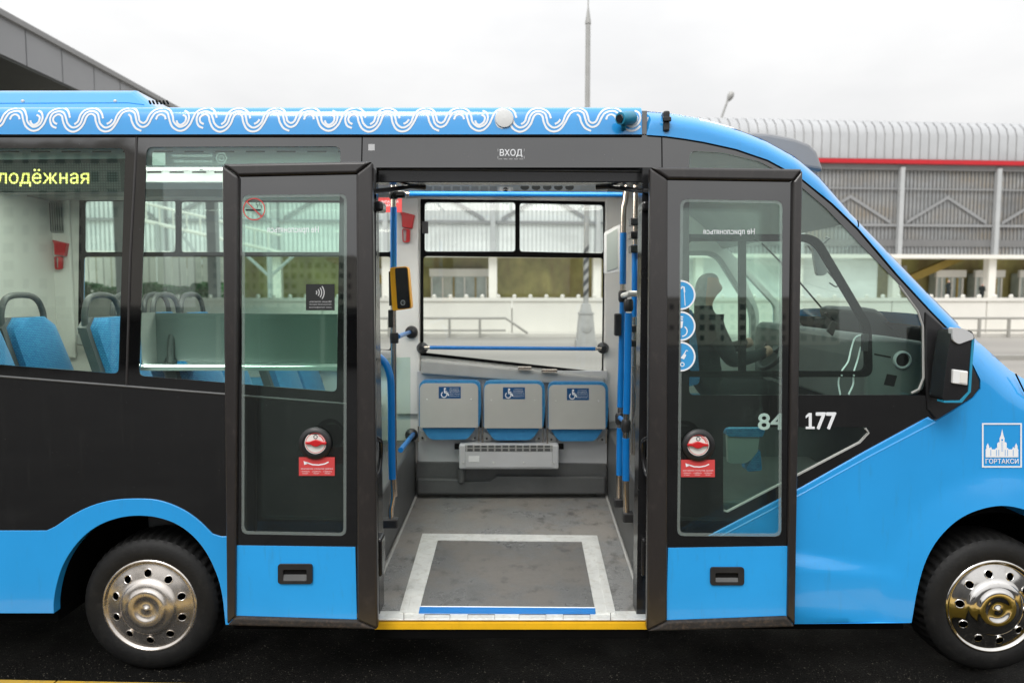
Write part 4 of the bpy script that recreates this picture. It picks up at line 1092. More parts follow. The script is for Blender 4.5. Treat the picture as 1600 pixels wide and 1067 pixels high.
# ---- wheels
def wheel(px, py, Y, spin, chrome, lift=0.0):
    c = A(px, py, Y); Rt = 0.345; c.z = Rt - 0.022 + lift
    n = 192; prof = []
    shape = [(0.205, 0.005), (0.23, 0.022), (0.262, 0.030), (0.30, 0.026), (0.318, 0.016), (0.331, 0.004), (0.340, -0.018), (0.345, -0.04), (0.345, -0.16), (0.335, -0.19), (0.27, -0.21), (0.205, -0.19)]
    V = []; Fc = []
    for r, h in shape:
        for k in range(n):
            a = 2 * math.pi * k / n; rr = r; hh = h
            if r > 0.335 and k % 4 >= 2: rr -= 0.009; hh -= 0.003 if h > -0.05 else 0
            V.append((c.x + math.cos(a) * rr, c.y - hh, c.z + math.sin(a) * rr))
    for i in range(len(shape) - 1):
        for k in range(n): Fc.append((i*n+k, i*n+(k+1) % n, (i+1)*n+(k+1) % n, (i+1)*n+k))
    w = mesh('wheel', V, Fc, M['tyre'], bus, smooth=True, auto=30)
    # chrome cover with ten round holes
    hp = [(0.238, 0.012), (0.236, 0.022), (0.228, 0.028), (0.221, 0.026), (0.216, 0.015), (0.210, 0.016), (0.200, 0.019), (0.188, 0.023), (0.150, 0.035), (0.138, 0.038), (0.134, 0.043), (0.126, 0.049), (0.110, 0.053), (0.096, 0.055), (0.092, 0.060), (0.084, 0.062), (0.068, 0.061), (0.058, 0.060), (0.054, 0.056), (0.03, 0.056), (0.012, 0.057), (0.008, 0.063), (0.0, 0.064)]
    def hf(r):
        for (a, ha), (b, hb) in zip(hp[:-1], hp[1:]):
            if b <= r <= a: return ha + (hb - ha) * (r - a) / (b - a)
        return hp[0][1]
    circ = lambda cx, cy, r, m: [(cx + r * math.cos(2*math.pi*k/m), cy + r * math.sin(2*math.pi*k/m)) for k in range(m)]
    holes = [circ(0.170 * math.cos(spin + k * math.pi / 5), 0.170 * math.sin(spin + k * math.pi / 5), 0.0185, 14) for k in range(10)]
    extra = []
    for r, _ in hp[1:-1]:
        for q in circ(0, 0, r, 80 if r > 0.1 else 40):
            if not any(math.hypot(q[0]-0.170*math.cos(spin+k*math.pi/5), q[1]-0.170*math.sin(spin+k*math.pi/5)) < 0.022 for k in range(10)): extra.append(q)
    extra.append((0, 0))
    V2, T2 = cdt(circ(0, 0, 0.238, 80), holes, 0, extra)
    mesh('wheel_cover', [(c.x + x, c.y - hf(math.hypot(x, z)), c.z + z) for x, z in V2], T2, chrome, w, smooth=True)
    for k, h in enumerate(holes):
        cx, cy = 0.170 * math.cos(spin + k * math.pi / 5), 0.170 * math.sin(spin + k * math.pi / 5)
        ring = []
        for j in range(15):
            a = 2 * math.pi * j / 14; x = cx + 0.0195 * math.cos(a); y = cy + 0.0195 * math.sin(a); ring.append((c.x + x, c.y - hf(math.hypot(x, y)) - 0.001, c.z + y))
        tube('hole_rim', ring, 0.0022, chrome, w, n=6)
    lathe('rim', [(0.0, 0.0), (0.235, 0.0), (0.24, 0.012), (0.20, -0.02), (0.0, -0.03)], (c.x, c.y + 0.035, c.z), M['dark'], w, n=40, cap=False)
    # arch liner
    V3 = []; F3 = []
    for k in range(21):
        a = math.pi * k / 20
        for yy in (0.055, 0.62): V3.append((c.x + 0.47 * math.cos(a), yy, c.z + (0.47 * math.sin(a) if 0 < k < 20 else -0.04)))
    for k in range(20): F3.append((2*k, 2*k+1, 2*k+3, 2*k+2))
    m = len(V3); V3 += [(c.x, 0.62, c.z)]
    for k in range(20): F3.append((2*k+1, m, 2*k+3))
    mesh('wheel_arch_liner', V3, F3, M['hubdark'], bus, smooth=True)
    return w
wheel(238, 945, 0.09, 0.31, M['chromed'])
wheel(1547, 938, 0.07, 0.52, M['chrome'], 0.006)
# chassis and underside
x1c = S(1810, 900).x - 0.1
box('chassis', (XR, 0.64, 0.20), (x1c, 1.9, 0.275), M['hubdark'], bus, bevel=0)
xa_, xb_ = S(352, 900).x, S(1425, 900).x
box('underside_tray', (xa_ + 0.02, 0.03, 0.225), (xb_ - 0.02, 0.639, 0.272), M['hubdark'], bus, bevel=0)
box('underside_tray', (XR, 0.06, 0.25), (S(84, 950).x - 0.02, 0.639, 0.30), M['hubdark'], bus, bevel=0)

# ------------------------------------------------------------------ the two open door leaves
def quad_in(q, l, t, r, b):
    (x0, y0), (x1, y1), (x2, y2), (x3, y3) = q     # TL TR BR BL
    return [(x0 + l, y0 + t), (x1 - r, y1 + t), (x2 - r, y2 - b), (x3 + l, y3 - b)]
DO = 0.125
def door(q, wl, wt, wr, wb, gl, lower, handle, valve, stick, label):
    """q corner pixels TL TR BR BL; w* widths of the rubber frame; gl clear glass corners"""
    inner = [(q[0][0] + wl[0], q[0][1] + wt), (q[1][0] - wr[0], q[1][1] + wt), (q[2][0] - wr[1], q[2][1] - wb), (q[3][0] + wl[1], q[3][1] - wb)]
    G = roundpoly(gl, 11, 6)
    hv = [(valve[0] + 17 * math.cos(k * math.pi / 10), valve[1] + 17 * math.sin(k * math.pi / 10)) for k in range(20)]
    d = panel('door_leaf', [(x + (-3 if i in (0, 3) else 3), y + (-3 if i < 2 else 3)) for i, (x, y) in enumerate(inner)], DO, 0.006, M['blackwin'], bus, holes=[G], label=label)
    gq = [(gl[0][0]-3, gl[0][1]-3), (gl[1][0]+3, gl[1][1]-3), (gl[2][0]+3, gl[2][1]+3), (gl[3][0]-3, gl[3][1]+3)]
    panel('door_glass', gq, DO - 0.0068, 0.005, M['dglass'], d)
    G2 = roundpoly(quad_in(gl, 4.5, 4.5, 4.5, 4.5), 8, 6)
    panel('glass_rim', G, DO - 0.0005, 0.003, M['frost'], d, holes=[G2])
    # rubber frame: mitred bars
    so_ = DO + 0.022; th = 0.05
    bars = {'left': [q[0], inner[0], inner[3], q[3]], 'right': [inner[1], q[1], q[2], inner[2]], 'top': [q[0], q[1], inner[1], inner[0]], 'bottom': [inner[3], inner[2], q[2], q[3]]}
    for k, P_ in bars.items():
        e = 0.6
        if k == 'left': P_ = [(P_[0][0], P_[0][1] + e), (P_[1][0], P_[1][1] + e), (P_[2][0], P_[2][1] - e), (P_[3][0], P_[3][1] - e)]
        if k == 'right': P_ = [(P_[0][0], P_[0][1] + e), (P_[1][0], P_[1][1] + e), (P_[2][0], P_[2][1] - e), (P_[3][0], P_[3][1] - e)]
        panel('rubber_frame', P_, so_, th, M['sealdirty'] if k == 'bottom' else M['seal'], d, bevel=0.012, seg=4)
    panel('lower_door_panel', lower, DO + 0.004, 0.004, M['bluelt'], d)
    # recessed pull
    hx0, hy0, hx1, hy1 = handle
    hq = [(hx0, hy0), (hx1, hy0), (hx1, hy1), (hx0, hy1)]
    hi = [(hx0 + 8, hy0 + 9), (hx1 - 9, hy0 + 9), (hx1 - 9, hy1 - 5), (hx0 + 8, hy1 - 5)]
    panel('pull_handle', roundpoly(hq, 5, 4), DO + 0.014, 0.009, M['blackpl'], d, holes=[roundpoly(hi, 2, 2)], bevel=0.002)
    panel('pull_recess', roundpoly(hq, 5, 4), DO + 0.0046, 0.0005, M['dark'], d)
    a, b, c_, e_ = S(hi[0][0], hi[0][1] + 7, DO + 0.005), S(hi[1][0], hi[1][1] + 7, DO + 0.005), S(hi[2][0], hi[2][1], DO + 0.0125), S(hi[3][0], hi[3][1], DO + 0.0125)
    mesh('pull_flap', [a, b, c_, e_], [(0, 1, 2, 3)], M['greyd'], d)
    # emergency valve and red notice
    vx, vy = valve; m = 1 / 333.0
    c = S(vx, vy, DO + 0.001)
    vv = lathe('emergency_valve', [(25 * m, 0.0), (24.5 * m, 0.012), (22 * m, 0.019), (18.2 * m, 0.021), (17.6 * m, 0.017), (0, 0.017)], c, M['blackpl'], d, n=36, cap=False)
    t = Flat(); t.disc(.5, .5, .5, 0, 0, n=36); t.arc(.5, .5, .44, .465, 0, 360, 1, 1); t.arc(.5, .5, .36, .41, 15, 70, 1, 1, n=10); t.disc(.5, .78, .1, 2, 1); t.disc(.5, .78, .06, 0, 2)
    t.build('valve_face', onS(vx - 17, vy - 17, vx + 17, vy + 17, DO + 0.0195), [M['cream'], M['redst'], M['greyd']], d)
    hx = [(-16.5, -1.5), (-9, -2.2), (-4, -4), (0, -5), (4, -4), (9, -2.2), (16.5, -1), (16.5, 2.5), (9, 2.4), (4, 5), (0, 6), (-4, 5), (-9, 2.4), (-16.5, 2)]
    panel('valve_knob', [(vx + a_, vy + b_) for a_, b_ in hx], DO + 0.034, 0.012, M['red'], d, bevel=0.003)
    t = Flat(); t.rect(0, 0, 1, 1)
    t.stroke([(.83, .74), (.72, .64), (.55, .58), (.38, .60), (.2, .72)], .035, 1, 1, asp=1.9); t.poly([(.13, .80), (.15, .58), (.28, .68)], 1, 1)
    t.text('АВАРИЙНОЕ ОТКРЫТИЕ ДВЕРЕЙ', .05, .33, .95, .42, 1, 1)
    for k, w_ in enumerate(('1 ОТКРЫТЬ', '2 ПОВЕРНУТЬ', '3 ТОЛКНУТЬ')): t.text(w_, .06 + k * .31, .20, .30 + k * .31, .26, 1, 1); t.text('КРЫШКУ', .10 + k * .31, .10, .26 + k * .31, .15, 1, 1)
    t.build('emergency_notice', onS(*stick, DO + 0.0012), [M['redst'], M['whitep']], d)
    return d
dl = door([(346, 256), (581, 252), (590, 984), (354, 978)], (26, 13), 19, (25, 32), 14, [(378, 305), (542, 303), (541, 837), (377, 834)],
          [(365, 852), (555, 854.5), (557.5, 967), (369.5, 963)], (434, 881, 488, 912), (493, 692), (467, 714, 523, 743), 'left door leaf with no-smoking sign')
dr = door([(1016, 261), (1255, 264), (1243, 980), (1011, 987)], (28, 32), 19, (15, 12), 16, [(1063, 311), (1223, 314), (1221, 838), (1058, 837)],
          [(1044, 856), (1233, 853), (1229, 967.5), (1041, 971)], (1110, 886, 1163, 914), (1091, 695), (1064, 718, 1117, 745), 'right door leaf with blue round stickers')
def door_prints():
    t = Flat()
    t.arc(.5, .5, .45, .5, 0, 360, 0, 1, n=40); t.stroke([(.18, .82), (.82, .18)], .05, 0, 1)
    t.rect(.12, .42, .80, .5, 1, 0)
    t.stroke([(.62, .8), (.58, .72), (.68, .66), (.64, .56)], .03, 1, 0); t.stroke([(.74, .78), (.72, .68), (.84, .64), (.82, .54)], .03, 1, 0)
    t.build('no_smoking_sticker', onS(379.5, 309.5, 414.5, 344.5, DO + 0.0012), [M['redst'], M['blackst']], dl)
    t = Flat(); t.rect(0, 0, 1, 1)
    for k in range(4): t.arc(.28, .68, .08 + .085 * k, .115 + .085 * k, -38, 38, 1, 1, n=12, asp=1.1)
    for k, w_ in enumerate(('Можно оплатить', 'банковской картой', 'или телефоном')): t.text(w_, .12, .30 - k * .11, .88, .37 - k * .11, 1, 1, mirror=True)
    t.build('contactless_sticker', onS(478, 444, 523, 485, DO - 0.0005), [M['blackst'], M['greyl']], dl)
    for d_, bx in ((dl, (418, 354, 498, 366)), (dr, (1099, 357.5, 1179, 368.5))):
        t = Flat(); t.text('Не прислоняться', 0, 0, 1, 1, mirror=True, bold=0.012); t.build('do_not_lean_lettering', onS(*bx, DO + 0.0012), M['whitep'], d_)
    for k, cy in enumerate((461, 509.5, 557)):
        t = Flat()
        t.disc(0, .5, .5, 0, 0, n=24, a0=-90, a1=90); t.arc(0, .5, .47, .53, -90, 90, 1, 1, n=24)
        if k == 0:
            t.stroke([(.02, .72), (.06, .80), (.12, .78), (.14, .6)], .05, 1, 1); t.stroke([(.13, .6), (.16, .12)], .025, 1, 1)
        elif k == 1:
            t.rect(.0, .80, .09, .85, 1, 1); t.rect(.0, .72, .08, .77, 1, 1); t.poly([(.0, .68), (.09, .68), (.06, .45), (.0, .42)], 1, 1); t.arc(.05, .32, .16, .20, -90, 60, 1, 1)
        else:
            t.poly([(.0, .45), (.12, .40), (.20, .55), (.12, .62)], 1, 1); t.stroke([(.12, .58), (.2, .72), (.26, .70)], .035, 1, 1); t.arc(.06, .22, .05, .08, 0, 360, 1, 1)
        w = 44
        t.build('priority_sticker', lambda u, v, l, cy=cy: S(1063.5 + w * u, cy + w * (.5 - v), DO - 0.0005 + l), [M['skyst'], M['whitep']], dr)
door_prints()
# swing arms at the door heads, rubber buffers, hand loops on the leaf edges
for sgn, pts in ((1, [(582, 300, .0), (608, 297, .12), (640, 292, .22), (664, 291, .25)]), (-1, [(1018, 300, .0), (990, 297, .12), (958, 293, .22), (932, 291, .25)])):
    tube('door_arm', [A(x, y, Y) for x, y, Y in pts], [0.012, 0.012, 0.010, 0.018], M['blacksm'], bus, n=8)
for x, y in ((590, 322), (1012, 322)):
    pbox('door_stop', x - 8, y - 8, x + 8, y + 8, 0.02, 0.12, M['blacksm'], bus, bevel=0.012)
for x, s in ((590, 1), (1010, -1)):
    tube('hand_loop', catmull([A(x - 4*s, 683, -0.04), A(x + 5*s, 690, 0.0), A(x + 5*s, 712, 0.02), A(x + 2*s, 735, 0.0), A(x - 4*s, 748, -0.04)], 5), 0.011, M['blacksm'], bus, n=8)
    pbox('edge_buffer', x - 7, 842, x + 7, 902, 0.0, 0.1, M['blacksm'], bus, bevel=0.012)

# ------------------------------------------------------------------ the interior seen through doorway and windows
# door jambs
pbox('door_jamb', 583, 262, 589, 985, 0.04, 0.16, M['blacksm'], bus, bevel=0)
pbox('door_jamb', 1004, 262, 1017, 985, 0.04, 0.14, M['blacksm'], bus, bevel=0)
# floor, ramp plate and its pale frame, sill
fl = lambda px, py, dz=0.0: F(px, py, FLZ + dz)
floor_ = box('bus_floor', (S(362, 900).x, 0.06, 0.277), (1.3, FARY, FLZ), M['floor'], bus, bevel=0)
def flat_poly(name, pts, dz, mat, parent, t=0.01):
    V = [fl(x, y, dz) for x, y in pts]; n = len(V); V += [v - Vector((0, 0, t)) for v in V]
    mesh(name, V, [tuple(range(n)), tuple(range(n, 2*n))[::-1]] + [(i, (i+1) % n, n + (i+1) % n, n + i) for i in range(n)], mat, parent)
flat_poly('ramp_plate', [(684, 844), (909, 846), (929, 949), (657, 948)], 0.004, M['floordk'], floor_)
flat_poly('ramp_frame', [(660, 833), (933, 836), (909, 845.5), (684, 843.5)], 0.007, M['alu'], floor_)
flat_poly('ramp_frame', [(660, 833), (684, 843.5), (654, 957), (624, 956)], 0.007, M['alu'], floor_)
flat_poly('ramp_frame', [(933, 836), (962, 957), (931, 957), (909, 845.5)], 0.007, M['alu'], floor_)
flat_poly('frame_ridge', [(662, 835), (668, 836), (636, 955), (628, 955)], 0.0105, M['alu'], floor_, 0.003)
flat_poly('frame_ridge', [(931, 838), (925, 839), (948, 955), (956, 955)], 0.0105, M['alu'], floor_, 0.003)
flat_poly('blue_edge_strip', [(656, 947.5), (930, 949.5), (930.5, 957), (654.5, 956)], 0.0085, M['sleeve'], floor_)
flat_poly('white_edge_line', [(657, 946), (930, 948), (930, 949.4), (656, 947.4)], 0.0088, M['whitep'], floor_)
# sill nosing
a, b = S(586, 958, 0.0), S(1014, 958, 0.0)
zs = S(800, 957.5).z; z2 = S(800, 968).z; z3 = S(800, 972).z; z4 = S(800, 981).z
box('sill_nosing', (a.x, -0.012, z2), (b.x, 0.075, FLZ + 0.002), M['alu'], floor_, bevel=0.004)
for x0, x1 in ((663, 703), (731, 773), (811, 853), (880, 922)):
    p, q = S(x0, 960, 0.016), S(x1, 967, 0.016)
    for xx in (x0, x1): tube('hinge_slot', [S(xx, 959.6, 0.0135), S(xx, 967, 0.0135)], 0.001, M['greyd'], floor_, n=5)
    tube('hinge_slot', [S(x0, 959.6, 0.0135), S(x1, 959.6, 0.0135)], 0.0016, M['dark'], floor_, n=5)
for x in (631, 954): tube('sill_joint', [S(x, 957, 0.0135), S(x, 968, 0.0135)], 0.0015, M['dark'], floor_, n=5)
box('yellow_step_edge', (a.x, -0.016, z4), (b.x, 0.03, z2 - 0.006), M['yellow'], floor_, bevel=0.002)
box('sill_under', (a.x, -0.004, z4 - 0.05), (b.x, 0.03, z4 - 0.001), M['hubdark'], floor_, bevel=0)
# slanting side boxes of the entrance
def side_box(name, near, far, zt, sgn, mat):
    n = fl(*near); f = fl(*far); f.y = FARY - 0.001
    w = sgn * 1.2
    V = [n, f, f + Vector((w, 0, 0)), n + Vector((w, 0, 0))]
    V = [Vector((v.x, v.y, FLZ - 0.01)) for v in V] + [Vector((v.x, v.y, zt)) for v in V]
    return mesh(name, V, [(0,1,2,3),(4,5,6,7),(0,1,5,4),(1,2,6,5),(2,3,7,6),(3,0,4,7)], mat, bus, bevel=0.02, seg=3)
zl = A(650, 655, FARY).z; zr = A(948, 668, FARY).z
sb_l = side_box('wheel_housing', (584, 917), (651, 771), zl - 0.16, -1, M['greyd'])
sb_r = side_box('entrance_side_box', (1006, 940), (947, 770), zr, 1, M['greyd'])
for nm, L_ in (('l', [(590, 915), (651.5, 772.5)]), ('r', [(1001.5, 938), (946.5, 771.5)])):
    P2 = [fl(*L_[0], 0.006), fl(*L_[1], 0.006)]
    tube('skirting_strip', P2, 0.009, M['greym'], floor_, n=6)

# far side wall: one lining with window openings
E_far = [(x, z) for x, z in E]
WA = roundpoly([(659, 313), (944, 316), (943, 584), (658, 553)], [6, 6, 8, 8])
WB = roundpoly([(127, 310), (612, 313), (612, 549), (124, 521)], [8, 8, 10, 10])
WC = roundpoly([(-190, 308), (27, 309), (24, 430), (-4, 500), (-190, 495)], [8, 8, 30, 14, 8])
WD = roundpoly([(1010, 399), (1118, 399), (1174, 488), (1174, 545), (1010, 545)], [8, 16, 14, 14, 8])
WE = roundpoly([(1158, 420), (1212, 478), (1212, 538), (1186, 538), (1186, 484)], [6, 8, 8, 6, 10])
farxz = lambda L: [(lambda v: (v.x, v.z))(A(x, y, FARY)) for x, y in L]
nz = NO
outl = [(XR, 0.30), (XR, zb + 0.12)] + [(XB, zb + 0.12)] + [(x - 0.02, z - 0.03) for x, z in EO[1:]] + [(x - 0.03, z - 0.04) for x, z in nz[1:8]] + [(nz[7][0] - 0.05, 0.30)]
fw = slab('far_side_lining', outl, lambda x, z: FARY, 0.0495, M['cream'], bus, holes=[farxz(h) for h in (WA, WB, WC, WD, WE)])
fo = slab('far_side_skin', outl, lambda x, z: FARY + 0.05, 0.006, M['blue'], bus, holes=[farxz(h) for h in (WA, WB, WC, WD, WE)])
def win(poly, pad):
    cx = sum(p[0] for p in poly) / len(poly); cy = sum(p[1] for p in poly) / len(poly)
    return [(x + (pad if x > cx else -pad), y + (pad if y > cy else -pad)) for x, y in poly]
def far_window(corners, pad=4):
    plane_slab('window_pane', [(x + dx, y + dy) for (x, y), (dx, dy) in zip(corners, ((-pad, -pad), (pad, -pad), (pad, pad), (-pad, pad)))], FARY + 0.02, 0.006, M['fglass'], fw)
for c4 in ([(659, 313), (944, 316), (943, 584), (658, 553)], [(127, 310), (612, 313), (612, 549), (124, 521)], [(-190, 308), (27, 309), (27, 505), (-190, 495)], [(1010, 399), (1174, 399), (1174, 545), (1010, 545)], [(1158, 415), (1212, 420), (1212, 538), (1158, 538)]):
    far_window(c4)
def frame(name, outer, inners, Y, th, mat, parent):
    return plane_slab(name, outer, Y, th, mat, parent, holes=inners)
def far_frame(tl, tr, y_split, split_x, bot):
    (x0, y0), (x1, y1) = tl, tr; (bx1, by1), (bx0, by0) = bot
    ys0, ys1 = y_split
    p1 = roundpoly([(x0 + 6, y0 + 5), (split_x - 3, y0 + 5), (split_x - 3, ys0 - 3), (x0 + 6, ys0 - 3)], 5, 4)
    p2 = roundpoly([(split_x + 4, y0 + 6), (x1 - 3, y1 + 5), (x1 - 3, ys1 - 3), (split_x + 4, ys0 - 3)], 5, 4)
    p3 = roundpoly([(x0 + 4, ys0 + 4), (x1 - 3, ys1 + 4), (bx1 - 4, by1 - 4), (bx0 + 4, by0 - 4)], 6, 4)
    return frame('window_frame', [tl, tr, (bx1, by1), (bx0, by0)], [p1, p2, p3], FARY - 0.012, 0.03, M['dark'], fw)
far_frame((657, 311), (946, 315), (396, 399), 808, ((945, 586), (657, 555)))
far_frame((124, 309), (614, 312), (397, 397), 277, ((614, 551), (122, 523)))
pbox('window_catch', 659, 346, 669, 365, FARY - 0.03, FARY - 0.013, M['blackpl'], fw)
plane_slab('door_window_frame', [(x, y) for x, y in roundpoly([(1004, 392), (1121, 392), (1181, 486), (1181, 552), (1004, 552)], [8, 18, 14, 16, 8])], FARY - 0.012, 0.011, M['greym'], fw, holes=[WD])
# cream pillars, hammers, vents, sill rail and lower wall
pbox('pillar_cover', 615, 309, 657, 648, FARY - 0.03, FARY - 0.0005, M['cream'], fw, bevel=0.012)
pbox('pillar_cover', 946, 309, 1000, 660, FARY - 0.03, FARY - 0.0005, M['cream'], fw, bevel=0.012)
pc = pbox('pillar_cover', 30, 309, 118, 560, FARY - 0.03, FARY - 0.0005, M['cream'], fw, bevel=0.012)
for k in range(9):
    pbox('vent_slat', 66 + k * 3.6, 317, 68 + k * 3.6, 361, FARY - 0.055, FARY - 0.031, M['greyd'], pc, bevel=0)
pbox('vent_grille', 63, 314, 99, 364, FARY - 0.045, FARY - 0.031, M['greym'], pc, bevel=0.008)
def hammer(px, py, s=1.0, Y=FARY - 0.075):
    h = empty('emergency_hammer', A(px, py, Y), parent=bus)
    plane_slab('hammer_holder', [(px - 11*s, py - 11*s), (px + 13*s, py - 5*s), (px + 11*s, py + 3*s), (px + 9*s, py + 16*s), (px - 7*s, py + 14*s), (px - 8*s, py - 4*s)], Y, 0.045, M['red'], h, bevel=0.006)
    L = [(px - 7*s, py + 16*s), (px + 6*s, py + 17*s), (px + 5*s, py + 38*s), (px - 6*s, py + 38*s)]
    plane_slab('hammer_handle', roundpoly(L, 4*s, 3), Y + 0.01, 0.02, M['red'], h, holes=[roundpoly([(px - 5.5*s, py + 18*s), (px - 0*s, py + 18*s), (px - 0.5*s, py + 36*s), (px - 4.5*s, py + 36*s)], 2*s, 3)])
hammer(635, 341); hammer(91, 385, 0.95)
# moulded grey sill under the far window, light wall, dark plinth
Ys = FARY - 0.10
sl = plane_slab('sill_rail', [(657, 561), (946, 590), (946, 606), (657, 585)], Ys, 0.09, M['greym'], bus, bevel=0.018, seg=3)
plane_slab('sill_rail', [(118, 521), (613, 549), (613, 572), (118, 540)], Ys, 0.09, M['greym'], bus, bevel=0.018, seg=3)
for x0, y0, x1 in ((809, 573, 831), (846, 577, 871)): pbox('sill_clip', x0, y0, x1, y0 + 5, Ys - 0.03, Ys + 0.0, M['steel'], sl, bevel=0.006)
pbox('lower_wall', 652, 580, 948, 727, FARY - 0.055, FARY - 0.001, M['greyl'], bus, bevel=0)
plane_slab('wall_plinth', [(650, 722), (948, 725), (948, 772), (650, 773)], FARY - 0.085, 0.084, M['greyd'], bus, bevel=0.008)
plane_slab('plinth_step', [(652, 748), (718, 749), (722, 753), (764, 752), (771, 748), (774, 744), (946, 746), (946, 772), (652, 772)], FARY - 0.13, 0.04, M['greyd'], bus, bevel=0.012, seg=3)
lathe('pipe_stub', [(0.0, -0.02), (0.028, 0.0), (0.03, 0.1)], A(721, 752, FARY - 0.14) + Vector((0, 0, 0.0)), M['greyd'], bus, axis='z', n=14, cap=False)
# three tip-up seats with wheelchair notices
def tip_seat(x0, x1, dy):
    Y = FARY - 0.17
    s = plane_slab('tip_up_seat', roundpoly([(x0 + 1, 599 + dy), (x1 - 4, 599 + dy), (x1 - 4, 668 + dy), (x0 + 1, 668 + dy)], [10, 10, 2, 2], 6), Y, 0.012, M['greyseat'], bus, bevel=0.003)
    plane_slab('seat_cushion', roundpoly([(x0, 594 + dy), (x1, 594.5 + dy), (x1 + 0.5, 640 + dy), (x1 - 2, 667 + dy), (x0, 667 + dy)], [12, 12, 6, 3, 3], 6), Y + 0.0125, 0.075, M['fabric'], s, bevel=0.014, seg=3)
    plane_slab('seat_roll', roundpoly([(x0 + 4, 668.6 + dy), (x1 - 8, 668.6 + dy), (x1 - 14, 678 + dy), (x1 - 22, 686.5 + dy), (x0 + 18, 687 + dy), (x0 + 10, 678 + dy)], [2, 2, 6, 8, 8, 6], 4), Y + 0.02, 0.09, M['fabric'], s, bevel=0.014, seg=3)
    for xx, d in ((x0 + 2, 1), (x1 - 6, -1)):
        plane_slab('hinge_bracket', roundpoly([(xx - 3, 672 + dy), (xx + 6 * d + 3, 678 + dy), (xx + 10 * d, 688 + dy), (xx - 3, 688 + dy)], 2, 3), Y + 0.06, 0.015, M['greym'], s)
        lathe('hinge_bolt', [(0.008, 0), (0.006, 0.006), (0, 0.007)], A(xx + 3 * d, 684 + dy, Y + 0.055), M['dark'], s, n=10)
        tube('hinge_pin', [A(xx - 3.2 * d, 666 + dy, Y + 0.0), A(xx - 3.2 * d, 690 + dy, Y + 0.0)], 0.006, M['steel'], s, n=8)
    tube('gas_strut', [A(x1 - 1, 634 + dy, Y + 0.03), A(x1, 668 + dy, Y + 0.03)], 0.009, M['dark'], s, n=8)
    for xx in (x0 + 12, x1 - 15): lathe('screw', [(0.007, 0), (0.005, 0.004), (0, 0.005)], A(xx, 624 + dy, Y - 0.001), M['alu'], s, n=10)
    t = Flat(); t.rect(0, 0, 1, 1)
    t.disc(.28, .82, .05, 1, 1, ry=.09); t.stroke([(.26, .72), (.27, .48), (.40, .46), (.44, .24)], .06, 1, 1, asp=1.9); t.arc(.24, .33, .10, .14, 120, 380, 1, 1, asp=1.9)
    t.stroke([(.27, .6), (.38, .6)], .04, 1, 1, asp=1.9)
    for k, (w_, h_) in enumerate((('Уступите', .2), ('это место', .22), ('пассажирам с', .25), ('ограниченной', .25), ('мобильностью', .24))): t.text(w_, .70 - h_, .80 - k * .155, .70 + h_, .89 - k * .155, 1, 1)
    xm = (x0 + x1) / 2
    t.build('wheelchair_notice', onY(xm - 17.5, 604 + dy, xm + 17, 622.5 + dy, Y - 0.0008), [M['bluest'], M['whitep']], s)
tip_seat(655, 751, 0); tip_seat(755.5, 851, 1); tip_seat(856.5, 950, 2.5)
# heater box below
Yh = FARY - 0.20
ht = pbox('heater', 717, 695, 873, 733, Yh, FARY - 0.06, M['greyl'], bus, bevel=0.012)
pbox('heater_front', 727, 706, 863, 730, Yh - 0.006, Yh - 0.0005, M['greyl'], ht, bevel=0.003)
pbox('heater_grille', 727, 695.5, 863, 705, Yh - 0.004, Yh - 0.0005, M['greyd'], ht, bevel=0)
for k in range(13):
    x = 729 + k * 11; pbox('grille_bar', x - 1.2, 695.3, x + 1.2, 705.2, Yh - 0.009, Yh - 0.0045, M['greym'], ht, bevel=0)
pbox('grille_bar', 727, 699.5, 863, 700.8, Yh - 0.008, Yh - 0.0045, M['greym'], ht, bevel=0)
for x in (724, 771, 818.5, 866): lathe('screw', [(0.007, 0), (0.005, 0.004), (0, 0.005)], A(x, 722.5, Yh - 0.007), M['alu'], ht, n=10)
pbox('rating_label', 732, 712, 749, 721.5, Yh - 0.008, Yh - 0.0065, M['white'], ht, bevel=0)
for x0, x1 in ((710, 717.5), (873, 881)): pbox('heater_lug', x0, 694, x1, 702, Yh + 0.02, Yh + 0.06, M['dark'], ht, bevel=0.003)
# rails
def sleeve_rail(name, pts, r, caps=0.0):
    P_ = [Vector(p) for p in pts]
    o = tube(name, P_, r, M['sleeve'], bus, n=14); return o
Yr = FARY - 0.07
rl = tube('window_guard_rail', [A(672, 543, Yr), A(930, 545, Yr)], 0.0145, M['sleeve'], bus, n=14)
for x0, x1, y in ((663, 673, 543), (929, 940, 545)):
    tube('rail_end', [A(x0, y, Yr), A(x1, y, Yr)], 0.0125, M['steel'], rl, n=12)
for x in (660, 942): lathe('rail_flange', [(0.045, 0), (0.045, 0.02), (0.03, 0.05), (0.02, 0.07)], A(x, 543.5, FARY - 0.005), M['blackpl'], rl, n=16)
Yt = 1.25
tr_ = tube('overhead_rail', [A(640, 303, Yt), A(972, 304.5, Yt)], 0.0165, M['sleeve'], bus, n=14)
tube('rail_end', [A(629, 303, Yt), A(641, 303, Yt)], 0.014, M['steel'], tr_, n=12)
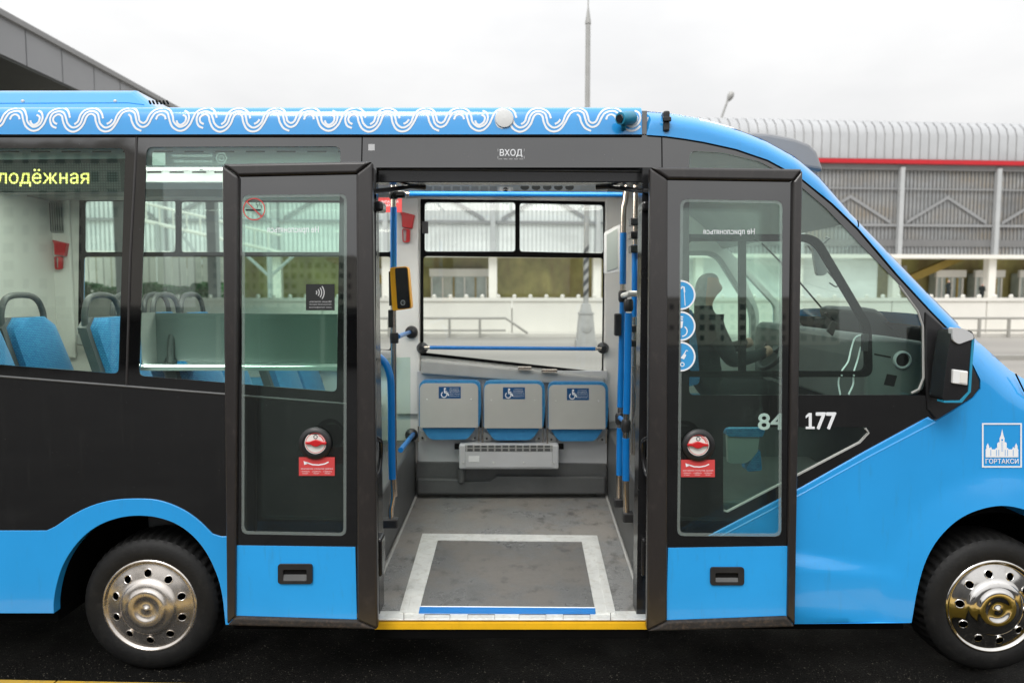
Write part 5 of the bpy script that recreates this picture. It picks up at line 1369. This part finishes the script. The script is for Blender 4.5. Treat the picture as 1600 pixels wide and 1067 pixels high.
# ceiling with duct, added fill panels, vents and notices
ZC = zb - 0.045
ceil = box('ceiling', (XR, 0.10, ZC + 0.10), (0.70, FARY, ZC + 0.13), M['white'], bus, bevel=0)
duct = mesh('far_air_duct', [(XR, 1.62, ZC + 0.10), (0.70, 1.62, ZC + 0.10), (0.70, FARY - 0.001, A(800, 309, FARY).z), (XR, FARY - 0.001, A(800, 309, FARY).z), (XR, FARY - 0.001, ZC + 0.10), (0.70, FARY - 0.001, ZC + 0.10)], [(0, 1, 2, 3), (0, 3, 4), (1, 5, 2)], M['white'], ceil)
def ducty(z): 
    z0, z1 = ZC + 0.10, A(800, 309, FARY).z; return 1.62 + (FARY - 1.62) * (z - z0) / (z1 - z0)
def onduct(px, py, lift=0.004):
    p = A(px, py, 1.8)
    for _ in range(6): p = A(px, py, ducty(p.z) - lift)
    return p
for k in range(12):
    x = 664 + k * 14.5
    if 770 < x < 800 or x > 806: continue
    mesh('vent_tile', [onduct(x, 289), onduct(x + 11, 289), onduct(x + 11, 298.5), onduct(x, 298.5)], [(0, 1, 2, 3)], M['greyl'], ceil)
mesh('pictogram_strip', [onduct(810, 288), onduct(907, 288), onduct(907, 298.5), onduct(810, 298.5)], [(0, 1, 2, 3)], M['whitep'], ceil)
for k in range(5): mesh('pictogram', [onduct(820 + k*17.5 + 7*math.cos(a), 293 + 4.5*math.sin(a), 0.006) for a in [j*math.pi/5 for j in range(10)]], [tuple(range(10))], M['greyd'], ceil)
p = onduct(790, 295, 0.0); dm = lathe('ceiling_camera', [(0.06, -0.02), (0.058, 0.01), (0.04, 0.03), (0.0, 0.035)], p, M['white'], ceil, n=20)
lathe('camera_lens', [(0.02, 0), (0.015, 0.012), (0, 0.014)], p + Vector((0, -0.03, -0.012)), M['lens'], dm, n=14)
for k in range(7):
    for yy in (0.95,):
        box('ceiling_fill_panel', (XR + 0.2 + k * 0.66, yy - 0.3, ZC + 0.085), (XR + 0.2 + k * 0.66 + 0.62, yy + 0.3, ZC + 0.0995), M['lamp'], ceil, bevel=0)  # added glowing panels, broad and central to light the cabin evenly
# near duct above the windows, slotted, with a light tube
nd = plane_slab('near_air_duct', [(-300, 223), (600, 223), (600, 259), (-300, 259)], 0.16, 0.05, M['white'], bus)
for k in range(18):
    x = -240 + k * 48; plane_slab('duct_slot', roundpoly([(x, 236.2), (x + 30, 236.2), (x + 30, 238.2), (x, 238.2)], 0.8, 2), 0.1585, 0.0008, M['greyd'], nd)
tube('light_tube', [A(231, 259.5, 0.24), A(420, 259.5, 0.24)], 0.012, M['tubel'], nd, n=10)
plane_slab('far_duct_face', [(-300, 262), (612, 263), (612, 286), (-300, 285)], 1.30, 0.3, M['greyl'], ceil, bevel=0.01)
for k in range(9):
    x = 90 + k * 35; plane_slab('duct_slot', [(x, 268), (x + 22, 268), (x + 22, 270.5), (x, 270.5)], 1.2985, 0.001, M['dark'], ceil)
plane_slab('duct_underside_trim', [(-300, 287), (612, 288), (612, 308), (-300, 307)], 1.75, 0.2, M['greym'], ceil)
# wi-fi notice printed inside window two
t = Flat(); t.rect(0.0, .0, .22, 1, 1); t.text('Беспроводной интернет', .32, .62, 1, .92, 0, 0, mirror=True); t.text('в метро и на МЦК', .36, .18, 1, .46, 0, 0, mirror=True)
t.build('internet_notice', onS(238, 239, 331, 259, -0.0135), [M['whitep'], M['white']], ul)
t = Flat(); t.arc(.5, .5, .44, .5, 0, 360, n=6); t.arc(.5, .5, .2, .25, 0, 360, n=6); t.build('internet_emblem', onS(337, 238, 355, 257, -0.0135), M['whitep'], ul)

# destination display behind the first window
ds = plane_slab('destination_display', [(-230, 252), (197, 248), (194, 300), (-230, 303)], 0.14, 0.06, M['blackst'], bus)
def dots():
    V = []; Fc = []; a, b = A(-120, 251.5, 0.1385), A(193, 300, 0.1385)
    st_ = 0.0125; nx = int((b.x - a.x) / st_); ny = int((a.z - b.z) / st_)
    for i in range(nx):
        for j in range(ny):
            x = a.x + i * st_; z = b.z + j * st_ + 0.003; n = len(V); s = 0.0042
            V += [(x, 0.1385, z), (x + s*2, 0.1385, z), (x + s*2, 0.1385, z + s*2), (x, 0.1385, z + s*2)]; Fc.append((n, n+1, n+2, n+3))
    o = mesh('led_dots', V, Fc, M['greyd'], ds); o['kind'] = 'stuff'
dots()
t = Flat(); t.text('Молодёжная', 0, 0, 1, 1, bold=0.006); t.build('display_lettering', onY(-47, 264.5, 139, 291.5, 0.137), M['ledtext'], ds, label='glowing yellow station name')
# open-topped information case behind window two, lit by an LED strip
ic = plane_slab('information_case', [(221, 489), (527, 491), (527, 577), (221, 573)], 0.24, 0.02, M['caseg'], bus)
pbox('case_floor', 219, 573, 528, 579, 0.10, 0.24, M['greyl'], ic, bevel=0)
tube('led_strip', [A(222, 571.5, 0.12), A(526, 574.5, 0.12)], 0.006, M['led'], ic, n=8)
pbox('case_side', 219, 489, 222, 575, 0.10, 0.24, M['greym'], ic, bevel=0)

# ---- passenger seats
def seat_mesh():
    V, T = [], []
    return V, T
def passenger_seat(x, y, zf):
    w = 0.21; zt = zf + 1.24; zs_ = zf + 0.58
    lean = 0.18
    bp = lambda t: Vector((x - lean * t, 0, zs_ + (zt - 0.12 - zs_) * t))
    def padgrid(name, th0, mat, par, ww, off):
        V = []; Fc = []; nu, nv = 8, 10
        for i in range(nv + 1):
            t = i / nv; c = bp(t)
            taper = 1 - 0.10 * t * t - (0.35 * ((t - 0.88) / 0.12) ** 2 if t > 0.88 else 0)
            for j in range(nu + 1):
                s = -1 + 2 * j / nu
                V.append(Vector((c.x + off + th0 * (1 - abs(s) ** 3) * (0.8 + 0.3 * math.sin(t * 3.0)), y + s * ww * taper, c.z)))
        for i in range(nv):
            for j in range(nu): Fc.append((i*(nu+1)+j, i*(nu+1)+j+1, (i+1)*(nu+1)+j+1, (i+1)*(nu+1)+j))
        n = len(V); V += [v + Vector((-0.05, 0, 0)) for v in V]
        Fc += [tuple(k + n for k in f[::-1]) for f in Fc]
        ring = [j for j in range(nu)] 
        bnd = list(range(nu + 1)) + [(i+1)*(nu+1)-1 for i in range(1, nv + 1)] + list(range((nv+1)*(nu+1)-2, nv*(nu+1)-1, -1)) + [i*(nu+1) for i in range(nv - 1, 0, -1)]
        for a, b in zip(bnd, bnd[1:] + bnd[:1]): Fc.append((a, b, b + n, a + n))
        return mesh(name, V, Fc, mat, par, smooth=True, auto=50)
    s = padgrid('passenger_seat', 0.01, M['greyd'], bus, w + 0.02, -0.03)
    padgrid('backrest_pad', 0.045, M['fabric'], s, w - 0.015, 0.012)
    top = bp(1.0)
    lp = [(top.x - 0.035, y - w * 0.85, top.z - 0.12), (top.x - 0.04, y - w * 0.80, top.z + 0.04), (top.x - 0.045, y - w * 0.45, top.z + 0.12), (top.x - 0.045, y + w * 0.45, top.z + 0.12), (top.x - 0.04, y + w * 0.80, top.z + 0.04), (top.x - 0.035, y + w * 0.85, top.z - 0.12)]
    tube('grab_handle', catmull(lp, 5), 0.018, M['greyd'], s, n=10)
    Vc = []; 
    box('seat_cushion', (x - 0.01, y - w, zs_ - 0.05), (x + 0.42, y + w, zs_ + 0.04), M['fabric'], s, bevel=0.035, seg=3)
    box('seat_leg', (x + 0.08, y - 0.05, zf - 0.01), (x + 0.22, y + 0.05, zs_ - 0.05), M['greyd'], s, bevel=0.01)
ZF2 = 0.60
box('raised_floor', (XR, 0.64, FLZ - 0.05), (-0.93, FARY - 0.03, ZF2), M['greyd'], bus, bevel=0.01)
box('raised_floor', (XR, 0.08, FLZ + 0.02), (S(84, 900).x - 0.06, 0.639, ZF2), M['greyd'], bus, bevel=0.01)
for x, y in ((-2.66, 0.36), (-2.66, 0.82), (-2.38, 1.42), (-2.38, 1.80), (-2.2, 0.84), (-2.12, 1.42), (-2.12, 1.80), (-1.5, 0.40), (-1.55, 0.85), (-1.45, 1.42), (-1.42, 1.80)):
    passenger_seat(x, y, ZF2 - 0.16 if x > -1.6 else ZF2)
# red cover on the far wheel box
pbox('red_first_aid_box', 134, 538, 186, 556, 1.70, 1.95, M['red'], bus, bevel=0.02)

# ---- entrance poles, ticket reader
def pole(name, pts, r, sl_ranges, Y=None):
    """pts [(px, py, Y)]; sl_ranges: index ranges carrying the blue sleeve"""
    P_ = catmull([A(*p) for p in pts], 4) if len(pts) > 2 else [A(*p) for p in pts]
    o = tube(name, P_, r, M['steel'], bus, n=14)
    for a, b in sl_ranges:
        Q = [q for q in P_ if min(A(800, b, 1).z, 9) <= 9]
        pts2 = [A(*p) for p in a_b(pts, a, b)]
        tube('blue_sleeve', catmull(pts2, 4) if len(pts2) > 2 else pts2, r + 0.003, M['sleeve'], o, n=14)
    return o
def a_b(pts, a, b):
    out = []
    def at(py):
        for p, q in zip(pts[:-1], pts[1:]):
            if min(p[1], q[1]) <= py <= max(p[1], q[1]):
                t = (py - p[1]) / (q[1] - p[1]); return tuple(p[i] + (q[i] - p[i]) * t for i in range(3))
        return pts[0]
    out.append(at(a)); out += [p for p in pts if a < p[1] < b]; out.append(at(b)); return out
YL = 0.75
pL = pole('grab_pole', [(615, 284, YL), (615, 520, YL), (616, 700, YL), (617, 775, YL)], 0.0155, [(324, 420)])
for py, h in ((303, 7), (520, 6)): pass
lathe('pole_joint', [(0.022, -0.03), (0.027, -0.02), (0.027, 0.02), (0.022, 0.03)], A(615, 303, YL), M['blacksm'], pL, axis='z', n=14)
pbox('pole_joint', 612, 298, 633, 309, YL - 0.02, YL + 0.03, M['blacksm'], pL, bevel=0.012)
lathe('pole_joint', [(0.024, -0.03), (0.026, 0.0), (0.024, 0.03)], A(616, 528, YL), M['blackpl'], pL, axis='z', n=14)
tube('cross_bar', [A(622, 526, YL), A(640, 519, FARY - 0.05)], 0.014, M['sleeve'], pL, n=12)
lathe('wall_flange', [(0.05, 0), (0.045, 0.03), (0.02, 0.05)], A(643, 519, FARY - 0.03), M['blackpl'], pL, n=14)
pbox('pole_controller', 606, 484, 614, 512, YL - 0.03, YL + 0.02, M['blackpl'], pL, bevel=0.006)
def reader():
    Y = YL - 0.085
    a = plane_slab('ticket_reader', roundpoly([(609, 418), (637, 416), (643, 482), (613, 486)], [4, 5, 5, 4], 4), Y, 0.075, M['orange'], bus, bevel=0.008, seg=3)
    plane_slab('reader_screen', roundpoly([(617, 419), (636, 418), (641, 481), (621, 483)], 3, 4), Y - 0.003, 0.004, M['lens'], a)
    t = Flat(); t.arc(.5, .5, .4, .5, 0, 360); t.arc(.4, .5, .15, .22, -50, 50); t.build('reader_symbol', onY(626, 469, 633, 477, Y - 0.0036), M['greyl'], a)
    pbox('reader_mount', 607, 424, 613, 478, Y + 0.03, Y + 0.09, M['blackpl'], a, bevel=0.004)
reader()
# curved blue stanchion on the left
YC = 0.42
cv = [(590, 556, YC), (601, 566, YC), (608, 582, YC), (611, 605, YC), (612, 700, YC), (613, 748, YC)]
st1 = tube('curved_stanchion', catmull([A(*p) for p in cv], 5), 0.0195, M['sleeve'], bus, n=14)
tube('stanchion_foot', catmull([A(613, 747, YC), A(614, 775, YC), A(611, 795, YC), A(611, 812, YC)], 4), 0.0145, M['steel'], st1, n=12)
pbox('foot_bracket', 596, 812, 621, 826, YC - 0.03, YC + 0.03, M['blackpl'], st1, bevel=0.008)
tube('low_cross_bar', [A(626, 703, 1.1), A(646, 678, FARY - 0.05)], 0.017, M['sleeve'], bus, n=12)
lathe('wall_flange', [(0.05, 0), (0.045, 0.03), (0.02, 0.05)], A(643, 679, FARY - 0.03), M['blackpl'], bus, n=14)
plane_slab('glass_screen', [(585, 560), (641, 558), (641, 690), (585, 695)], 1.6, 0.006, M['glass'], bus)
# right hand group of poles
YA, YB = 0.95, 0.62
pA = pole('grab_pole', [(981, 284, YA), (977, 315, YA), (974, 340, YA), (973, 480, YA), (969, 640, YA), (967, 786, YA)], 0.0165, [(364, 444), (478, 636), (668, 742)])
pB = pole('grab_pole', [(982, 489, YB), (980, 600, YB), (978, 680, YB), (978, 760, YB), (979, 808, YB)], 0.0175, [(489, 646), (684, 750)])
pC = pole('grab_pole', [(993, 284, 1.15), (992, 400, 1.15), (991, 560, 1.15), (990, 700, 1.15), (989, 740, 1.15)], 0.016, [(383, 495)])
for o, x, y, Y in ((pA, 973, 463, YA), (pB, 982, 477, YB), (pA, 968, 654, YA), (pB, 978, 665, YB)):
    lathe('pole_joint', [(0.021, -0.035), (0.027, -0.02), (0.027, 0.02), (0.021, 0.035)], A(x, y, Y), M['blackpl'], o, axis='z', n=14)
tube('cross_bar', [A(973, 462, YA), A(985, 459, YB), A(1013, 459, YB)], 0.0165, M['alu'], pB, n=12)
tube('cross_bar', [A(968, 652, YA), A(978, 660, YB)], 0.014, M['sleeve'], pB, n=12)
pbox('foot_bracket', 974, 802, 998, 817, YB - 0.03, YB + 0.03, M['blackpl'], pB, bevel=0.008)
pbox('foot_bracket', 960, 780, 974, 793, YA - 0.03, YA + 0.03, M['blackpl'], pA, bevel=0.008)
pbox('pole_controller', 961, 490, 971, 525, YA - 0.05, YA + 0.0, M['blackpl'], pA, bevel=0.008)
for y in (346, 367, 389): pbox('pole_clamp', 986, y - 6, 1000, y + 6, 1.1, 1.2, M['blacksm'], pC, bevel=0.006)
for y in (514, 537, 726): pbox('pole_clamp', 983, y - 5, 1001, y + 5, 1.1, 1.2, M['blackpl'], pC, bevel=0.006)
dsp = plane_slab('information_screen', roundpoly([(945, 363), (969, 350), (969, 424), (945, 428)], 3, 3), 1.35, 0.05, M['white'], bus, bevel=0.006)
plane_slab('screen_glass', [(948, 367), (965, 357), (965, 419), (948, 424)], 1.346, 0.003, M['hallglass'], dsp)
# partition to the cab with the backs of the folding seats
plane_slab('cab_partition', [(1000, 285), (1030, 285), (1030, 815), (1000, 815)], 1.2, 0.03, M['greyd'], bus)
plane_slab('cab_seat_back', roundpoly([(996, 404), (1012, 404), (1012, 510), (1005, 510), (999, 470)], 4, 3), 1.10, 0.06, M['fabric'], bus)
plane_slab('arm_lever', [(988, 572), (992, 572), (1002, 610), (1002, 662), (990, 662), (996, 630)], 0.9, 0.03, M['greyd'], bus, bevel=0.004)
plane_slab('emergency_exit_sign', [(590, 309), (628, 309), (628, 332), (590, 332)], 1.45, 0.003, M['redst'], bus)
t = Flat(); t.text('ЗАПАСНОЙ', 0, .55, 1, .95); t.text('ВЫХОД', .1, .05, .9, .45); t.build('sign_lettering', onY(596, 312, 622, 324, 1.449), M['whitep'], bus)

# ------------------------------------------------------------------ the cab and its driver
# dashboard
YD0, YD1 = 0.25, 1.85
dpx = [(1352, 560), (1356, 535), (1366, 524), (1385, 525), (1440, 533), (1462, 545), (1462, 640), (1352, 640)]
D_ = [(lambda v: (v.x, v.z))(A(x, y, YD0)) for x, y in dpx]
dash = slab('dashboard', D_, lambda x, z: YD0, YD1 - YD0, M['dashg'], bus, bevel=0.02, seg=3)
pv_ = A(1409, 562, YD0)
vr = lathe('air_vent', [(0.03, -0.02), (0.046, 0.0), (0.044, 0.012), (0.036, 0.014), (0.034, 0.004), (0.0, 0.002)], pv_, M['greyl'], dash, n=28)
lathe('vent_hole', [(0.0335, 0.0), (0.033, 0.006), (0, 0.006)], pv_, M['dark'], dash, n=24)
plane_slab('dash_slot', [(1366, 552), (1392, 557), (1392, 559.5), (1366, 554.5)], YD0 - 0.001, 0.002, M['dark'], dash)
plane_slab('dash_pocket', [(1386, 584), (1402, 587), (1397, 604), (1381, 601)], YD0 - 0.001, 0.002, M['dark'], dash)
# black cowl seen against the windscreen
plane_slab('windscreen_cowl', [(1338, 484), (1352, 480), (1370, 483), (1382, 491), (1402, 515), (1424, 540), (1350, 533)], 0.75, 0.5, M['blackpl'], dash, bevel=0.02)
pbox('centre_console', 1268, 560, 1352, 640, 0.95, 1.2, M['blackpl'], dash, bevel=0.02)
pbox('gear_panel', 1285, 545, 1340, 562, 0.98, 1.18, M['greyd'], dash, bevel=0.02)
# instrument hood and steering wheel
plane_slab('instrument_hood', roundpoly([(1262, 522), (1276, 512), (1290, 516), (1302, 560), (1262, 580)], 6, 3), 1.25, 0.4, M['blackpl'], dash, bevel=0.02)
def steering():
    c = A(1216, 540, 1.42); n = Vector((-0.82, 0, 0.57)); u = Vector((0.57, 0, 0.82)); v = Vector((0, 1, 0))
    ring = [c + u * 0.19 * math.cos(2*math.pi*k/36) + v * 0.19 * math.sin(2*math.pi*k/36) for k in range(37)]
    w = tube('steering_wheel', ring, 0.016, M['blackpl'], bus, n=10)
    for a in (90, 210, 330): tube('spoke', [c - n * 0.02, c + u * 0.185 * math.cos(R(a - 90)) * 1 + v * 0.185 * math.sin(R(a - 90))], 0.013, M['greyd'], w, n=8)
    tube('hub', [c - n * 0.05, c + n * 0.01], [0.06, 0.05], M['blackpl'], w, n=14)
    tube('column', [c - n * 0.04, c - n * 0.55], 0.04, M['greyd'], w, n=12)
steering()
# phone holder with white charging cable
ph = plane_slab('phone_holder', [(1293, 517), (1301, 501), (1309, 505), (1302, 525)], 0.45, 0.02, M['blackpl'], dash, bevel=0.003)
plane_slab('small_screen', [(1274, 497), (1289, 496), (1290, 506), (1274, 505)], 0.5, 0.02, M['blackpl'], dash, bevel=0.003)
plane_slab('phone', [(1289, 489), (1293, 488), (1305, 501), (1302, 503)], 0.5, 0.012, M['blacksm'], dash)
tube('charging_cable', catmull([A(*p) for p in ((1347, 523, .1), (1336, 528, .12), (1330, 545, .12), (1325, 565, .1), (1315, 580, .08), (1310, 597, .08), (1313, 617, .08))], 6), 0.004, M['whitep'], dash, n=6)
tube('charging_cable', catmull([A(*p) for p in ((1345, 542, .1), (1340, 562, .1), (1334, 582, .08), (1333, 600, .08), (1326, 616, .08))], 6), 0.004, M['whitep'], dash, n=6)
# interior mirror, sun-visor rod
mr = plane_slab('interior_mirror', roundpoly([(1269, 380), (1283, 378), (1294, 425), (1288, 431), (1277, 430)], 4, 3), 0.55, 0.03, M['greym'], bus, bevel=0.006)
tube('mirror_stalk', [A(1290, 370, 0.55), A(1296, 372, 0.55), A(1284, 382, 0.56)], 0.007, M['greym'], mr, n=8)
tube('mirror_wire', catmull([A(1262, 384, .6), A(1290, 420, .6), A(1308, 443, .6), (A(1306, 448, .6)), A(1296, 442, .6)], 4), 0.004, M['greyd'], mr, n=6)
# wipers across the far screen
tube('wiper', [A(1190, 380, 1.6), A(1240, 430, 1.6), A(1300, 500, 1.3)], 0.006, M['dark'], bus, n=6)
# cab floor, engine cover, door-side sill seen through the quarter window
box('cab_floor', (1.30, 0.06, 0.40), (1.72, FARY, 0.46), M['greyd'], bus, bevel=0)
box('cab_floor', (1.721, 0.64, 0.40), (2.3, FARY, 0.46), M['greyd'], bus, bevel=0)
plane_slab('cab_riser', [(1000, 640), (1460, 640), (1460, 840), (1000, 840)], 1.1, 0.05, M['greyd'], bus)
# folded attendant seat behind the quarter window
fs = plane_slab('attendant_seat', roundpoly([(1136, 676), (1188, 676), (1183, 712), (1165, 724), (1138, 724)], 5, 4), 0.35, 0.03, M['greym'], bus, bevel=0.006)
plane_slab('seat_pad', roundpoly([(1133, 670), (1197, 669), (1192, 683), (1137, 682)], 4, 3), 0.34, 0.08, M['fabric'], fs, bevel=0.01)
plane_slab('seat_pad', roundpoly([(1166, 730), (1188, 702), (1191, 735), (1168, 737)], 4, 3), 0.34, 0.08, M['fabric'], fs, bevel=0.01)
# driver's seat
def driver():
    X = lambda px, py, Y=1.45: A(px, py, Y)
    hip = A(1098, 610, 1.45); dx = hip.x; dz = hip.z
    s = box('driver_seat', (dx - 0.22, 1.22, dz - 0.16), (dx + 0.34, 1.70, dz - 0.05), M['fabric'], bus, bevel=0.04, seg=3)
    V, T = [], []
    bk = A(1072, 540, 1.45)
    plane_slab('driver_seat_back', roundpoly([(1062, 486), (1082, 482), (1090, 540), (1094, 600), (1066, 606)], 8, 4), 1.24, 0.44, M['fabric'], s, bevel=0.03, seg=3)
    box('seat_pedestal', (dx - 0.18, 1.28, 0.459), (dx + 0.25, 1.64, dz - 0.161), M['greyd'], s, bevel=0.01)
    P = lambda x, y, z: (dx + x, 1.45 + y, dz + z)
    hd = A(1105, 440, 1.45); hx, hz = hd.x - dx, hd.z - dz
    J = {'pelvis': (P(0, 0, 0.02), .145), 'waist': (P(-0.03, 0, .18), .14), 'chest': (P(-0.02, 0, .38), (.17, .13)), 'neck0': (P(0.0, 0, .53), .075), 'neck': (P(hx - 0.03, 0, hz - .16), .058), 'head': (P(hx, 0, hz - .04), (.078, .095)), 'crown': (P(hx - .01, 0, hz + .07), (.07, .085)),
         'hl': (P(.08, .1, 0), .1), 'kl': (P(.46, .13, .03), .075), 'al': (P(.55, .13, -.36), .05), 'tl': (P(.70, .13, -.41), .04),
         'hr': (P(.08, -.1, 0), .1), 'kr': (P(.46, -.13, .03), .075), 'ar': (P(.52, -.13, -.36), .05), 'tr': (P(.67, -.13, -.41), .04),
         'sl': (P(0.0, .19, .46), .075), 'el': (P(.12, .25, .24), .055), 'wl': (P(.33, .19, .30), .037), 'nl': (P(.40, .17, .33), .036),
         'sr': (P(0.0, -.19, .46), .075), 'er': (P(.12, -.25, .22), .055), 'wr': (P(.33, -.19, .27), .037), 'nr': (P(.40, -.17, .30), .036),
         'nose': (P(hx + .105, 0, hz - .045), .018)}
    B = [('pelvis','waist'),('waist','chest'),('chest','neck0'),('neck0','neck'),('neck','head'),('head','crown'),('head','nose'),('pelvis','hl'),('hl','kl'),('kl','al'),('al','tl'),('pelvis','hr'),('hr','kr'),('kr','ar'),('ar','tr'),
         ('chest','sl'),('sl','el'),('el','wl'),('wl','nl'),('chest','sr'),('sr','er'),('er','wr'),('wr','nr')]
    zn = dz + hz - .17; hxw = dx + hx; hzw = dz + hz
    def zone(c):
        if c.z > zn: return 2 if (c.z > hzw + .03 or c.x < hxw - .02) else 1
        if c.x > dx + .35 and c.z > dz + .2: return 1
        return 0
    f = figure('person', J, B, [M['jacket'], M['skin'], M['hair']], zone, 'driver in a dark jacket sitting at the wheel, seen through the right door glass')
driver()
